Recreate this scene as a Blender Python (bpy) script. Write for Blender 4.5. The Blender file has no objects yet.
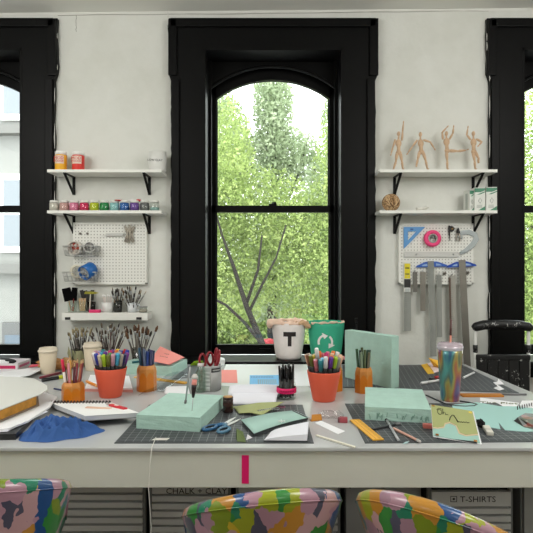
import bpy, bmesh, math, random
import numpy as np
from mathutils import Vector, Matrix, Euler, noise
PI = math.pi
sc = bpy.context.scene
COL = sc.collection.objects
F = 534.0; CX = CY = 266.5; CZ = 1.307; TZ = 0.76
def P(u, v, d): return Vector(((u-CX)*d/F, d, CZ-(v-CY)*d/F))
def T(u, v, z=TZ):
    d = F*(CZ-z)/(v-CY); return Vector(((u-CX)*d/F, d, z))
def zat(v, d): return CZ-(v-CY)*d/F
def xat(u, d): return (u-CX)*d/F
def lin(c):
    c /= 255.0
    return c/12.92 if c <= .04045 else ((c+.055)/1.055)**2.4
def RGB(r, g, b): return (lin(r), lin(g), lin(b), 1)
# ---------------------------------------------------------------- materials
def nn(nt, t, **kw):
    n = nt.nodes.new(t)
    for k, v in kw.items():
        if k in n.inputs.keys(): n.inputs[k].default_value = v
        else: setattr(n, k, v)
    return n
def mat(name, col, rough=.6, metal=0, var=0, vscale=8, bump=0, bscale=60, spec=.5, trans=0, alpha=1, coat=0, ior=1.45):
    m = bpy.data.materials.new(name); m.use_nodes = True; nt = m.node_tree
    b = nt.nodes['Principled BSDF']
    c = RGB(*col); b.inputs['Base Color'].default_value = c
    b.inputs['Roughness'].default_value = rough; b.inputs['Metallic'].default_value = metal
    b.inputs['Specular IOR Level'].default_value = spec; b.inputs['Transmission Weight'].default_value = trans
    b.inputs['Alpha'].default_value = alpha; b.inputs['Coat Weight'].default_value = coat; b.inputs['IOR'].default_value = ior
    tc = nn(nt, 'ShaderNodeTexCoord')
    if var:
        n = nn(nt, 'ShaderNodeTexNoise', Scale=vscale, Detail=4.0)
        nt.links.new(tc.outputs['Object'], n.inputs['Vector'])
        r = nn(nt, 'ShaderNodeValToRGB')
        r.color_ramp.elements[0].position = .3; r.color_ramp.elements[1].position = .7
        r.color_ramp.elements[0].color = tuple(x*(1-var) for x in c[:3])+(1,)
        r.color_ramp.elements[1].color = tuple(min(1, x*(1+var)) for x in c[:3])+(1,)
        nt.links.new(n.outputs['Fac'], r.inputs['Fac']); nt.links.new(r.outputs['Color'], b.inputs['Base Color'])
    if bump:
        n = nn(nt, 'ShaderNodeTexNoise', Scale=bscale, Detail=3.0)
        nt.links.new(tc.outputs['Object'], n.inputs['Vector'])
        bp = nn(nt, 'ShaderNodeBump', Strength=bump, Distance=.004)
        nt.links.new(n.outputs['Fac'], bp.inputs['Height']); nt.links.new(bp.outputs['Normal'], b.inputs['Normal'])
    return m
def clear(name, col, amount=.12, rough=.03):
    """thin clear sheet: transparent with a glossy surface"""
    m = bpy.data.materials.new(name); m.use_nodes = True; nt = m.node_tree; nt.nodes.clear()
    o = nn(nt, 'ShaderNodeOutputMaterial'); mx = nn(nt, 'ShaderNodeMixShader', Fac=amount)
    t = nn(nt, 'ShaderNodeBsdfTransparent', Color=RGB(*col)); g = nn(nt, 'ShaderNodeBsdfGlossy', Roughness=rough)
    nt.links.new(t.outputs[0], mx.inputs[1]); nt.links.new(g.outputs[0], mx.inputs[2]); nt.links.new(mx.outputs[0], o.inputs[0])
    return m
def ramp_mat(name, cols, scale, rough=.35, dist=0, vec=(1, 1, 1), kind='voronoi', metal=0, coat=0):
    """constant-colour patches or smooth bands from a palette"""
    m = bpy.data.materials.new(name); m.use_nodes = True; nt = m.node_tree; b = nt.nodes['Principled BSDF']
    tc = nn(nt, 'ShaderNodeTexCoord'); mp = nn(nt, 'ShaderNodeMapping'); mp.inputs['Scale'].default_value = vec
    nt.links.new(tc.outputs['Object'], mp.inputs['Vector']); src = mp.outputs[0]
    r = nn(nt, 'ShaderNodeValToRGB')
    if kind == 'voronoi':
        n = nn(nt, 'ShaderNodeTexNoise', Scale=scale*1.3, Detail=2.0); nt.links.new(src, n.inputs['Vector'])
        ad = nn(nt, 'ShaderNodeVectorMath', operation='MULTIPLY_ADD'); ad.inputs[1].default_value = (dist,)*3
        nt.links.new(n.outputs['Color'], ad.inputs[0]); nt.links.new(src, ad.inputs[2])
        v = nn(nt, 'ShaderNodeTexVoronoi', Scale=scale); nt.links.new(ad.outputs[0], v.inputs['Vector'])
        sp = nn(nt, 'ShaderNodeSeparateColor'); nt.links.new(v.outputs['Color'], sp.inputs[0]); fac = sp.outputs[0]
        r.color_ramp.interpolation = 'CONSTANT'; lo, hi = 0, 1
    else:
        n = nn(nt, 'ShaderNodeTexNoise', Scale=scale, Detail=1.5); nt.links.new(src, n.inputs['Vector']); fac = n.outputs['Fac']; lo, hi = .28, .72
    nt.links.new(fac, r.inputs['Fac']); e = r.color_ramp.elements
    for i, c in enumerate(cols):
        pos = lo+(hi-lo)*i/(len(cols) if kind == 'voronoi' else len(cols)-1)
        el = e[i] if i < 2 else e.new(pos)
        el.position = pos; el.color = RGB(*c)
    nt.links.new(r.outputs[0], b.inputs['Base Color']); b.inputs['Roughness'].default_value = rough
    b.inputs['Metallic'].default_value = metal; b.inputs['Coat Weight'].default_value = coat
    return m
M = {}
def mc(col, rough=.55, **k):
    key = (tuple(col), rough, tuple(sorted(k.items())))
    if key not in M: M[key] = mat('paint', col, rough, **k)
    return M[key]
WHITE = mat('white_paint', (236, 236, 230), .5)
BLACK = mat('black_metal', (13, 13, 14), .5, spec=.2)
STEEL = mat('steel', (180, 182, 184), .32, metal=.85)
DULL = mat('dull_steel', (134, 130, 122), .45, metal=.5, var=.1)
PAPER = mat('white_paper', (238, 238, 240), .85)
TEAL = mat('mint_foam', (174, 207, 195), .85, var=.05, vscale=30, bump=.25, bscale=120)
CORAL = mat('coral_plastic', (226, 96, 68), .45)
CORALP = mat('coral_paper', (240, 150, 140), .8)
YELLOW = mat('ruler_wood', (236, 178, 66), .55, var=.06)
WOOD = mat('mannequin_wood', (206, 174, 142), .5, var=.06, vscale=40)
AMBER = mat('orange_lacquer', (208, 120, 24), .3, coat=.3)
AMBW = mat('pencil_wood', (200, 132, 62), .5, var=.08, vscale=50)
GLASS = clear('clear_glass', (246, 249, 247), .045)
WIRE = mat('wire', (196, 196, 194), .35, metal=.7)
TEALP = mat('mint_paper', (160, 200, 190), .8)
OLIVE = mat('olive_paper', (168, 174, 118), .8)
# ---------------------------------------------------------------- mesh helpers
def bxm(bm, size, loc=(0, 0, 0), rot=(0, 0, 0), bev=0, mi=0):
    b2 = bmesh.new(); bmesh.ops.create_cube(b2, size=1)
    bmesh.ops.scale(b2, vec=size, verts=b2.verts)
    if bev: bmesh.ops.bevel(b2, geom=b2.edges[:], offset=bev, segments=2, affect='EDGES', profile=.7)
    merge(bm, b2, Matrix.Translation(loc) @ Euler(rot).to_matrix().to_4x4(), mi)
def merge(bm, b2, mx=None, mi=0):
    vm = {}
    for v in b2.verts: vm[v] = bm.verts.new(mx @ v.co if mx else v.co)
    for f in b2.faces:
        try:
            g = bm.faces.new([vm[v] for v in f.verts]); g.material_index = mi or f.material_index; g.smooth = f.smooth
        except ValueError: pass
    b2.free()
def lathe(bm, prof, seg=24, loc=(0, 0, 0), mx=None, mi=0, smooth=True, close=False):
    rings = []
    L = Vector(loc)
    for r, z in prof:
        if r < 1e-6:
            p = Vector((0, 0, z))+L; rings.append([bm.verts.new(mx @ p if mx else p)])
        else:
            ring = []
            for i in range(seg):
                a = 2*PI*i/seg; p = Vector((r*math.cos(a), r*math.sin(a), z))+L
                ring.append(bm.verts.new(mx @ p if mx else p))
            rings.append(ring)
    for a, b in zip(rings, rings[1:]):
        for i in range(seg):
            j = (i+1) % seg
            vs = [a[i % len(a)], a[j % len(a)], b[j % len(b)], b[i % len(b)]]
            q = []
            for v in vs:
                if v not in q: q.append(v)
            if len(q) > 2:
                f = bm.faces.new(q); f.smooth = smooth; f.material_index = mi
def tube(bm, pts, r, seg=8, mi=0, cap=True):
    pts = [Vector(p) for p in pts]; n = len(pts)
    rs = r if isinstance(r, (list, tuple)) else [r]*n
    up = Vector((0, 0, 1)); rings = []
    prev = None
    for i, p in enumerate(pts):
        t = (pts[min(i+1, n-1)]-pts[max(i-1, 0)]).normalized()
        if prev is None:
            a = up if abs(t.z) < .9 else Vector((1, 0, 0))
            x = t.cross(a).normalized()
        else:
            x = (prev-t*prev.dot(t)).normalized()
        prev = x; y = t.cross(x)
        rings.append([bm.verts.new(p+(x*math.cos(2*PI*k/seg)+y*math.sin(2*PI*k/seg))*rs[i]) for k in range(seg)])
    for a, b in zip(rings, rings[1:]):
        for k in range(seg):
            f = bm.faces.new([a[k], a[(k+1) % seg], b[(k+1) % seg], b[k]]); f.smooth = True; f.material_index = mi
    if cap:
        f = bm.faces.new(rings[0][::-1]); f.material_index = mi
        f = bm.faces.new(rings[-1]); f.material_index = mi
def prism(bm, pts, z0, z1, mi=0, axis='z'):
    """closed outline pushed from z0 to z1 (axis y: outline in x,z pushed along y)"""
    def g(p, z): return (p[0], p[1], z) if axis == 'z' else ((p[0], z, p[1]) if axis == 'y' else (z, p[0], p[1]))
    a = [bm.verts.new(g(p, z0)) for p in pts]; b = [bm.verts.new(g(p, z1)) for p in pts]; n = len(pts)
    fs = [bm.faces.new(a[::-1]), bm.faces.new(b)]
    for i in range(n): fs.append(bm.faces.new([a[i], a[(i+1) % n], b[(i+1) % n], b[i]]))
    for f in fs: f.material_index = mi
def ring_prism(bm, outer, inner, z0, z1, axis='y', mi=0, close=True):
    def g(p, z): return Vector((p[0], p[1], z)) if axis == 'z' else Vector((p[0], z, p[1]))
    n = len(outer); V = [[bm.verts.new(g(p, z)) for p in L] for L, z in ((outer, z0), (inner, z0), (outer, z1), (inner, z1))]
    for i in range(n if close else n-1):
        j = (i+1) % n
        for A, B in ((V[0], V[1]), (V[3], V[2]), (V[2], V[0]), (V[1], V[3])):
            f = bm.faces.new([A[i], A[j], B[j], B[i]]); f.material_index = mi
    if not close:
        for i in (0, n-1): bm.faces.new([V[0][i], V[1][i], V[3][i], V[2][i]]).material_index = mi
def quad(bm, pts, t, mi=0):
    """sheet through four (or more) points, thickness t upwards along its normal"""
    pts = [Vector(p) for p in pts]
    n = (pts[1]-pts[0]).cross(pts[2]-pts[0]).normalized()
    if n.z < 0 or (abs(n.z) < .05 and n.y > 0): n = -n
    a = [bm.verts.new(p) for p in pts]; b = [bm.verts.new(p+n*t) for p in pts]; k = len(pts)
    fs = [bm.faces.new(a[::-1]), bm.faces.new(b)]
    for i in range(k): fs.append(bm.faces.new([a[i], a[(i+1) % k], b[(i+1) % k], b[i]]))
    for f in fs: f.material_index = mi
def ball(bm, c, r, s=(1, 1, 1), seg=12, mi=0, rot=None):
    b2 = bmesh.new(); bmesh.ops.create_uvsphere(b2, u_segments=seg, v_segments=max(6, seg//2+2), radius=r)
    for f in b2.faces: f.smooth = True
    merge(bm, b2, Matrix.Translation(c) @ (rot.to_4x4() if rot else Matrix()) @ Matrix.Diagonal((*s, 1)), mi)
def B(fn=None, *a, **k):
    bm = bmesh.new()
    if fn: fn(bm, *a, **k)
    return bm
def obj(name, bm, m, parent=None, loc=None, rot=None, bev=0, sub=0):
    bmesh.ops.recalc_face_normals(bm, faces=bm.faces)
    me = bpy.data.meshes.new(name); bm.to_mesh(me); bm.free()
    for x in (m if isinstance(m, (list, tuple)) else [m]): me.materials.append(x)
    o = bpy.data.objects.new(name, me); COL.link(o)
    if parent: o.parent = parent
    if loc is not None: o.location = loc
    if rot is not None: o.rotation_euler = rot
    if bev:
        md = o.modifiers.new('bevel', 'BEVEL'); md.width = bev; md.segments = 2; md.limit_method = 'ANGLE'; md.angle_limit = .7
    if sub:
        md = o.modifiers.new('sub', 'SUBSURF'); md.levels = md.render_levels = sub
    return o
def tag(o, label=None, cat=None, group=None, kind=None):
    if label: o['label'] = label
    if cat: o['category'] = cat
    if group: o['group'] = group
    if kind: o['kind'] = kind
    return o
def thing(name, label, cat, loc=(0, 0, 0), rz=0, group=None, rot=None):
    o = bpy.data.objects.new(name, None); o.empty_display_size = .05; COL.link(o)
    o.location = loc; o.rotation_euler = rot if rot else (0, 0, rz)
    return tag(o, label, cat, group)
def struct(name, bm, m, parent=None, **k):
    o = obj(name, bm, m, parent, **k)
    if not parent: o['kind'] = 'structure'
    return o
def text(name, s, size, m, parent, loc, rot=(PI/2, 0, 0), ext=.0004, align='CENTER', shear=0, sx=1):
    c = bpy.data.curves.new('t', 'FONT'); c.body = s; c.size = size; c.extrude = ext; c.align_x = align; c.align_y = 'CENTER'; c.shear = shear; c.resolution_u = 2
    t = bpy.data.objects.new('t', c); COL.link(t)
    dg = bpy.context.evaluated_depsgraph_get()
    me = bpy.data.meshes.new_from_object(t.evaluated_get(dg)); bpy.data.objects.remove(t)
    me.materials.clear(); me.materials.append(m)
    o = bpy.data.objects.new(name, me); COL.link(o); o.parent = parent; o.location = loc; o.rotation_euler = rot; o.scale = (sx, 1, 1)
    return o
def arc(cx, cz, r, a0, a1, n): return [(cx+r*math.cos(a0+(a1-a0)*i/n), cz+r*math.sin(a0+(a1-a0)*i/n)) for i in range(n+1)]
def archpts(hw, zs, za, n=20):
    """segmental arch from left spring to right spring"""
    h = za-zs; R = (hw*hw+h*h)/(2*h); cz = za-R; a = math.asin(hw/R)
    return [(R*math.sin(-a+2*a*i/n), cz+R*math.cos(-a+2*a*i/n)) for i in range(n+1)]

# ================================================================ SETTING
WY = 3.2                                     # room face of the window wall
def wall_mat():
    m = mat('plaster', (222, 223, 216), .75, bump=.0)
    nt = m.node_tree; b = nt.nodes['Principled BSDF']; tc = nn(nt, 'ShaderNodeTexCoord')
    n1 = nn(nt, 'ShaderNodeTexNoise', Scale=2.2, Detail=6.0, Roughness=.65); nt.links.new(tc.outputs['Object'], n1.inputs['Vector'])
    r = nn(nt, 'ShaderNodeValToRGB'); r.color_ramp.elements[0].position = .3; r.color_ramp.elements[1].position = .6
    r.color_ramp.elements[0].color = RGB(212, 213, 205); r.color_ramp.elements[1].color = RGB(224, 225, 219)
    nt.links.new(n1.outputs['Fac'], r.inputs[0]); nt.links.new(r.outputs[0], b.inputs['Base Color'])
    n2 = nn(nt, 'ShaderNodeTexNoise', Scale=9.0, Detail=8.0, Roughness=.6); nt.links.new(tc.outputs['Object'], n2.inputs['Vector'])
    bp = nn(nt, 'ShaderNodeBump', Strength=.35, Distance=.012); nt.links.new(n2.outputs['Fac'], bp.inputs['Height']); nt.links.new(bp.outputs[0], b.inputs['Normal'])
    return m
PLASTER = wall_mat()
XL, XR, YB = -3.3, 3.4, -4.6
ZC = 2.838
WX = [-1.868, .04, 1.935]                     # window centres
OW, OB, OT = .415, .735, 2.604                # opening half width, bottom, top
bm = B(); y0, y1 = WY, WY+.32
xs = [XL-.2]+[w for c in WX for w in (c-OW, c+OW)]+[XR+.2]
for a, b in zip(xs[0::2], xs[1::2]): bxm(bm, (b-a, y1-y0, 3.1), ((a+b)/2, (y0+y1)/2, 1.45))
for c in WX:
    bxm(bm, (2*OW, y1-y0, OB+.1), (c, (y0+y1)/2, OB/2-.05)); bxm(bm, (2*OW, y1-y0, 3.0-OT), (c, (y0+y1)/2, (3.0+OT)/2))
struct('wall_back', bm, PLASTER)
struct('wall_left', B(bxm, (.2, WY-YB+.4, 3.1), (XL-.1, (WY+YB)/2-.1, 1.45)), PLASTER)
struct('wall_right', B(bxm, (.2, WY-YB+.4, 3.1), (XR+.1, (WY+YB)/2-.1, 1.45)), PLASTER)
struct('wall_front', B(bxm, (XR-XL+.4, .2, 3.1), (0, YB-.1, 1.45)), PLASTER)
bm = B()
v = [bm.verts.new(p) for p in ((XL-.2, YB-.2, ZC-.03), (XR+.2, YB-.2, ZC+.035), (XR+.2, WY+.1, ZC+.035), (XL-.2, WY+.1, ZC-.03))]
w = [bm.verts.new(p.co+Vector((0, 0, .25))) for p in v]
bm.faces.new(v); bm.faces.new(w)
for i in range(4): bm.faces.new([v[i], v[(i+1) % 4], w[(i+1) % 4], w[i]])
struct('ceiling', bm, mat('ceiling_paint', (232, 232, 226), .8, bump=.2, bscale=6))
def floor_mat():
    m = mat('floor_boards', (92, 78, 66), .5, var=.15, vscale=3); return m
struct('floor', B(bxm, (XR-XL+.4, WY-YB+.4, .1), (0, (WY+YB)/2, -.05)), floor_mat())
# plaster bead along the ceiling joint, uneven as in an old building
random.seed(3)
bm = B(); up = []; lo = []
n = 160
for i in range(n+1):
    x = XL+(XR-XL)*i/n; zc = ZC+.01*x
    up.append((x, zc+.01)); lo.append((x, zc-.010-.010*noise.noise(Vector((x*1.7, 4, 0)))-.003*random.random()))
for i in range(n):
    V = [bm.verts.new((p[0], yy, p[1])) for yy in (WY-.003, WY+.01) for p in (up[i], up[i+1], lo[i+1], lo[i])]
    bm.faces.new(V[0:4]); bm.faces.new([V[3], V[2], V[6], V[7]])
struct('trim_1', bm, mat('joint_plaster', (226, 226, 220), .8))
# hairline settlement crack in the plaster just under the ceiling
bm = B()
x = -1.25; pts = []
while x < 1.35:
    pts.append((x, WY-.001, ZC+.01*x-.014+.008*noise.noise(Vector((x*2.3, 9, 0))))); x += .03
tube(bm, pts, [.0012+.0016*max(0, noise.noise(Vector((p[0]*3, 1, 5)))) for p in pts], 5)
for cx, cz in ((-1.14, 2.81), (.62, 2.80)):
    p = [(cx+.012*noise.noise(Vector((k, cx, 0))), WY-.001, cz-.012*k) for k in range(9 if cx < 0 else 6)]
    tube(bm, p, .0013, 5)
struct('trim_2', bm, mat('crack_shadow', (140, 138, 130), .9))
BP = mat('black_gloss_paint', (11, 11, 11), .4, bump=.12, bscale=25, spec=.14)
SHEET = clear('window_glass', (250, 252, 250), .05, .0)
def window(i, cx):
    root = bpy.data.objects.new('window_%d' % i, None); COL.link(root); root.location = (cx, 0, 0); root['kind'] = 'structure'
    random.seed(20+i)
    # casing with eared head, hand painted edge
    OH = .6085; oz = 2.782; ear = .016
    def edge(s):
        o = []
        for k in range(61):
            z = .0+(oz)*k/60
            o.append((s*(OH+(ear if z > 2.44 else 0)+random.uniform(-.003, .002)+.006*noise.noise(Vector((z*9, s*3, i*5)))), z))
        return o
    L = edge(-1); R = edge(1)
    outer = L+[(x, oz+random.uniform(-.002, .002)) for x in np.linspace(-OH-ear, OH+ear, 12)[1:-1]]+R[::-1]
    inner = [(-OW, p[1]) for p in L[:-1]]
    bm = B()
    # left, right and head boards as prisms
    prism(bm, L+[(-OW, oz), (-OW, 0)], WY-.028, WY+.002, axis='y')
    prism(bm, R+[(OW, oz), (OW, 0)], WY-.028, WY+.002, axis='y')
    prism(bm, [(-OW, OT), (OW, OT), (OW, oz), (-OW, oz)], WY-.028, WY+.002, axis='y')
    obj('casing', bm, BP, root)
    bm = B()                                           # raised back band round the casing
    for s in (-1, 1):
        bxm(bm, (.045, .018, 2.42), (s*(OH-.030), WY-.036, 1.21), bev=.004)
        bxm(bm, (.050, .018, .33), (s*(OH-.012), WY-.036, 2.605), bev=.004)
    bxm(bm, (2*OH, .018, .05), (0, WY-.036, oz-.03), bev=.004)
    obj('back_band', bm, BP, root)
    bm = B()                                           # jamb lining and stop beads
    for s in (-1, 1):
        bxm(bm, (.014, .27, OT-.74), (s*(OW-.006), WY+.105, (OT+.74)/2))
        bxm(bm, (.022, .02, OT-.76), (s*(OW-.022), WY+.135, (OT+.76)/2), bev=.003)
    bxm(bm, (2*OW, .27, .014), (0, WY+.105, OT-.006))
    obj('jamb', bm, BP, root)
    bm = B()                                           # spandrel panel over the arch, with moulding
    A = archpts(OW-.01, 2.42, 2.565, 24)
    top = [(p[0], OT) for p in A]
    ring_prism(bm, top, A, WY+.15, WY+.20, close=False)
    tube(bm, [(p[0], WY+.148, p[1]-.004) for p in A], .011, 8)
    obj('arch_panel', bm, BP, root)
    GW = .361
    def sash(name, yc, th, z0, z1, gz0, gz1, arch):
        bm = B()
        o = OW-.015
        if arch:
            g = archpts(GW, 2.3735, gz1, 24); oo = archpts(o, 2.44, 2.59, 24)
            ring_prism(bm, oo, g, yc-th/2, yc+th/2, close=False)
            zt = 2.3735
        else:
            bxm(bm, (2*o, th, z1-gz1), (0, yc, (z1+gz1)/2)); zt = gz1
        for s in (-1, 1):
            bxm(bm, (o-GW, th, (2.45 if arch else z1)-z0), (s*(o+GW)/2, yc, ((2.45 if arch else z1)+z0)/2))
            bxm(bm, (.012, th*.6, zt-gz0), (s*(GW+.002), yc, (zt+gz0)/2), rot=(0, 0, PI/4))
        bxm(bm, (2*o, th, gz0-z0), (0, yc, (gz0+z0)/2))
        s_ = obj(name, bm, BP, root)
        bm = B()
        pts = [(-GW-.01, gz0-.01), (GW+.01, gz0-.01)]
        pts += ([(p[0]*1.02, p[1]+.01) for p in archpts(GW, 2.3735, gz1, 24)[::-1]] if arch else [(GW+.01, gz1+.01), (-GW-.01, gz1+.01)])
        prism(bm, pts, yc-.002, yc+.002, axis='y')
        obj('pane', bm, SHEET, s_)
        return s_
    sash('upper_sash', WY+.215, .036, 1.652, 2.60, 1.690, 2.494, True)
    lo_ = sash('lower_sash', WY+.175, .038, .755, 1.690, .816, 1.648, False)
    bm = B(); bxm(bm, (.05, .03, .012), (0, WY+.17, 1.696), bev=.003); bxm(bm, (.016, .04, .012), (.006, WY+.165, 1.706), rot=(0, 0, .5), bev=.003)
    obj('sash_lock', bm, BP, lo_)
    bm = B(); bxm(bm, (.07, .014, .008), (-.05, WY+.149, .79), bev=.002)
    obj('sash_lift', bm, BP, lo_)
    bm = B(); bxm(bm, (2*OH, .24, .03), (0, 3.12, .757), bev=.007)
    bxm(bm, (2*OH-.06, .02, .09), (0, WY-.008, .69))
    obj('window_sill', bm, BP, root)
    return root
for i, c in enumerate(WX): window(i+1, c)
# wall paint lapping raggedly over the casing edges
bm = B(); random.seed(17)
for c in WX:
    for s in (-1, 1):
        z = 1.0
        while z < 2.75:
            h = random.uniform(.03, .16); wd = random.uniform(.002, .008); e = c+s*(.6085+(.016 if z+h/2 > 2.44 else 0)+.003)
            n = 6; o1 = [(e, z+h*k/n) for k in range(n+1)]; o2 = [(e-s*wd*math.sin(PI*k/n)*random.uniform(.5, 1)-s*.001, z+h*k/n) for k in range(n+1)]
            prism(bm, o1+o2[::-1], WY-.0292, WY-.0278, axis='y'); z += h+random.uniform(.0, .22)
struct('trim_3', bm, mat('wall_paint_edge', (214, 214, 208), .7))
# ================================================================ OUTSIDE
GZ = -2.6
bm = B(bxm, (90, 60, .1), (0, 35, GZ-.05)); struct('ground', bm, mat('street', (150, 150, 146), .9, var=.1, vscale=.5))
def leaf_mat(name, cols, sc_=2.6):
    m = bpy.data.materials.new(name); m.use_nodes = True; nt = m.node_tree; nt.nodes.clear()
    o = nn(nt, 'ShaderNodeOutputMaterial'); tc = nn(nt, 'ShaderNodeTexCoord')
    n = nn(nt, 'ShaderNodeTexNoise', Scale=sc_, Detail=7.0, Roughness=.8); nt.links.new(tc.outputs['Object'], n.inputs['Vector'])
    r = nn(nt, 'ShaderNodeValToRGB'); e = r.color_ramp.elements
    for i, c in enumerate(cols):
        el = e[i] if i < 2 else e.new(.5); el.position = .32+.36*i/(len(cols)-1); el.color = RGB(*c)
    nt.links.new(n.outputs['Fac'], r.inputs[0])
    d = nn(nt, 'ShaderNodeBsdfDiffuse'); t = nn(nt, 'ShaderNodeBsdfTranslucent'); mx = nn(nt, 'ShaderNodeMixShader', Fac=.45)
    for s in (d, t): nt.links.new(r.outputs[0], s.inputs['Color'])
    nt.links.new(d.outputs[0], mx.inputs[1]); nt.links.new(t.outputs[0], mx.inputs[2]); nt.links.new(mx.outputs[0], o.inputs[0])
    return m
LEAF = [leaf_mat('leaf_near', [(78, 96, 52), (144, 162, 98), (204, 214, 148)]), leaf_mat('leaf_far_hazed', [(116, 132, 100), (158, 172, 138), (196, 204, 178)]),  # far leaves painted paler and greyer to stand in for haze
        leaf_mat('leaf_bright', [(96, 116, 60), (150, 170, 100), (204, 214, 150)])]
BARK = mat('bark', (24, 19, 15), .9, var=.2, vscale=12)
def foliage(name, blobs, size, m, parent, seed):
    """leaf blades scattered through the crown's boughs; blobs: centre, radii, count"""
    rg = np.random.default_rng(seed); C = []
    for c, r, n in blobs:
        q = rg.normal(size=(n, 3)); q /= np.linalg.norm(q, axis=1)[:, None]
        q *= (rg.random((n, 1))**.42); C.append(np.array(c)+q*np.array(r))
    C = np.concatenate(C); n = len(C)
    a = rg.normal(size=(n, 3)); a /= np.linalg.norm(a, axis=1)[:, None]
    b = rg.normal(size=(n, 3)); b -= a*(a*b).sum(1)[:, None]; b /= np.linalg.norm(b, axis=1)[:, None]
    s = size*(.6+.8*rg.random((n, 1)))
    V = np.stack([C-a*s, C+b*s*.45, C+a*s, C-b*s*.45], 1).reshape(-1, 3).astype(np.float32)
    me = bpy.data.meshes.new(name); me.vertices.add(4*n); me.vertices.foreach_set('co', V.ravel())
    me.loops.add(4*n); me.loops.foreach_set('vertex_index', np.arange(4*n, dtype=np.int32))
    me.polygons.add(n); me.polygons.foreach_set('loop_start', np.arange(0, 4*n, 4, dtype=np.int32))
    me.update(); me.validate(); me.materials.append(m)
    o = bpy.data.objects.new(name, me); COL.link(o); o.parent = parent
    return o
def tree(label, base, trunk, boughs, blobs, size, m, seed, grp):
    t = thing('street_tree', label, 'tree', base, group=grp)
    bl = Vector(base)
    bm = B(); tube(bm, [Vector(p)-bl for p, r in trunk], [r for p, r in trunk], 8); obj('trunk', bm, BARK, t)
    for b in boughs: obj('bough', B(tube, [Vector(p)-bl for p, r in b], [r for p, r in b], 6), BARK, t)
    foliage('foliage', [((Vector(c)-bl)[:], r, n) for c, r, n in blobs], size, m, t, seed)
    return t
def bl(u, v, d, ru, rv, n): return (P(u, v, d), (ru*d/F, .8, rv*d/F), int(n*2.3))
G = 'street trees outside the windows'
d = 8.5
tree('leafy green street tree with a leaning forked trunk just outside the middle window', (P(286, 380, d).x, d, GZ),
     [((P(300, 520, d).x, d, GZ), .10), (P(284, 400, d), .08), (P(262, 344, d), .055), (P(246, 305, d), .042), (P(234, 268, d), .03), (P(222, 235, d), .018), (P(212, 200, d), .012)],
     [[(P(249, 312, d), .024), (P(262, 285, d-.1), .02), (P(276, 258, d-.2), .015), (P(286, 225, d-.2), .012)],
      [(P(262, 344, d), .03), (P(244, 322, d-.2), .026), (P(226, 305, d-.3), .02), (P(200, 292, d-.3), .018)],
      [(P(246, 305, d), .03), (P(258, 270, d+.1), .024), (P(262, 235, d+.1), .014)]],
     [bl(226, 272, d+.8, 50, 62, 3600), bl(230, 170, d+.5, 26, 75, 2500), bl(304, 262, d+.9, 50, 66, 4000), bl(262, 215, d+.9, 60, 50, 3200), bl(340, 200, d+.9, 30, 110, 3200), bl(196, 250, d+.4, 30, 110, 2500), bl(346, 325, d+.6, 55, 30, 1700)],
     .032, LEAF[0], 1, G)
d = 13.4
tree('tall greyish green street tree rising behind the leaning one, top in the sky', (P(272, 400, d).x, d, GZ),
     [((P(272, 400, d).x, d, GZ), .15), (P(272, 260, d), .1), (P(274, 150, d), .06), (P(270, 80, d), .03)],
     [[(P(272, 240, d), .05), (P(300, 170, d), .03), (P(310, 130, d), .015)], [(P(272, 250, d), .05), (P(245, 180, d), .03), (P(230, 110, d), .015)]],
     [bl(273, 105, d, 21, 60, 2300), bl(280, 160, d, 46, 34, 2600), bl(228, 150, d, 24, 52, 2000), bl(272, 252, d, 80, 72, 6000), bl(224, 104, d, 10, 14, 160), bl(335, 210, d, 30, 60, 1800)],
     .058, LEAF[1], 2, G)
d = 11.4
tree('street tree with a pale feathery crown right of the tall greyish one', (P(345, 400, d).x, d, GZ),
     [((P(346, 400, d).x, d, GZ), .13), (P(340, 250, d), .08), (P(330, 120, d), .03)],
     [[(P(340, 250, d), .05), (P(320, 200, d), .03), (P(314, 165, d), .015)]],
     [bl(336, 120, d, 14, 55, 1100), bl(330, 230, d, 36, 80, 3000), bl(362, 200, d, 30, 120, 2600), bl(340, 300, d, 60, 50, 3400)],
     .046, LEAF[1], 3, G)
d = 9.5
tree('bright green street tree filling the right-hand window', (P(556, 420, d).x, d, GZ),
     [((P(556, 420, d).x, d, GZ), .13), (P(552, 260, d), .08), (P(548, 120, d), .03)],
     [[(P(552, 280, d), .05), (P(530, 220, d), .03), (P(522, 180, d), .015)]],
     [bl(548, 270, d, 60, 80, 6500), bl(560, 140, d, 60, 90, 4500), bl(500, 230, d, 40, 90, 2600)], .04, LEAF[2], 4, G)
d = 19
t = thing('hedge', 'dense green hedge running behind the street trees', 'hedge', (2.2, d, GZ))
foliage('foliage', [((x, 0, 2.2+.5*math.sin(x*2)), (1.1, .8, 2.3), 5200) for x in np.arange(-4.6, 9, 1.15)], .08, LEAF[2], t, 6)
obj('stem', B(bxm, (13.4, .5, 3.2), (0, .2, 1.6)), mat('hedge_core', (96, 120, 62), .95, var=.2, vscale=3), t)
# flowering shrub glimpsed low under the leaves
q = P(269, 341, 13.0)
t = thing('flowering_shrub', 'small pink flowering shrub glimpsed low under the tree in the middle window', 'shrub', (q.x, 13.0, GZ))
obj('stem', B(tube, [(0, 0, 0), (.02, 0, (q.z-GZ)*.5), (0, 0, q.z-GZ)], .02, 6), BARK, t)
foliage('foliage', [((0, 0, q.z-GZ-.35), (.22, .2, .45), 500)], .05, LEAF[0], t, 12)
foliage('blossom', [((0, -.12, q.z-GZ), (.15, .1, .065), 420)], .035, leaf_mat('blossom', [(206, 70, 90), (226, 110, 122), (236, 150, 150)], 20), t, 13)
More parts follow.
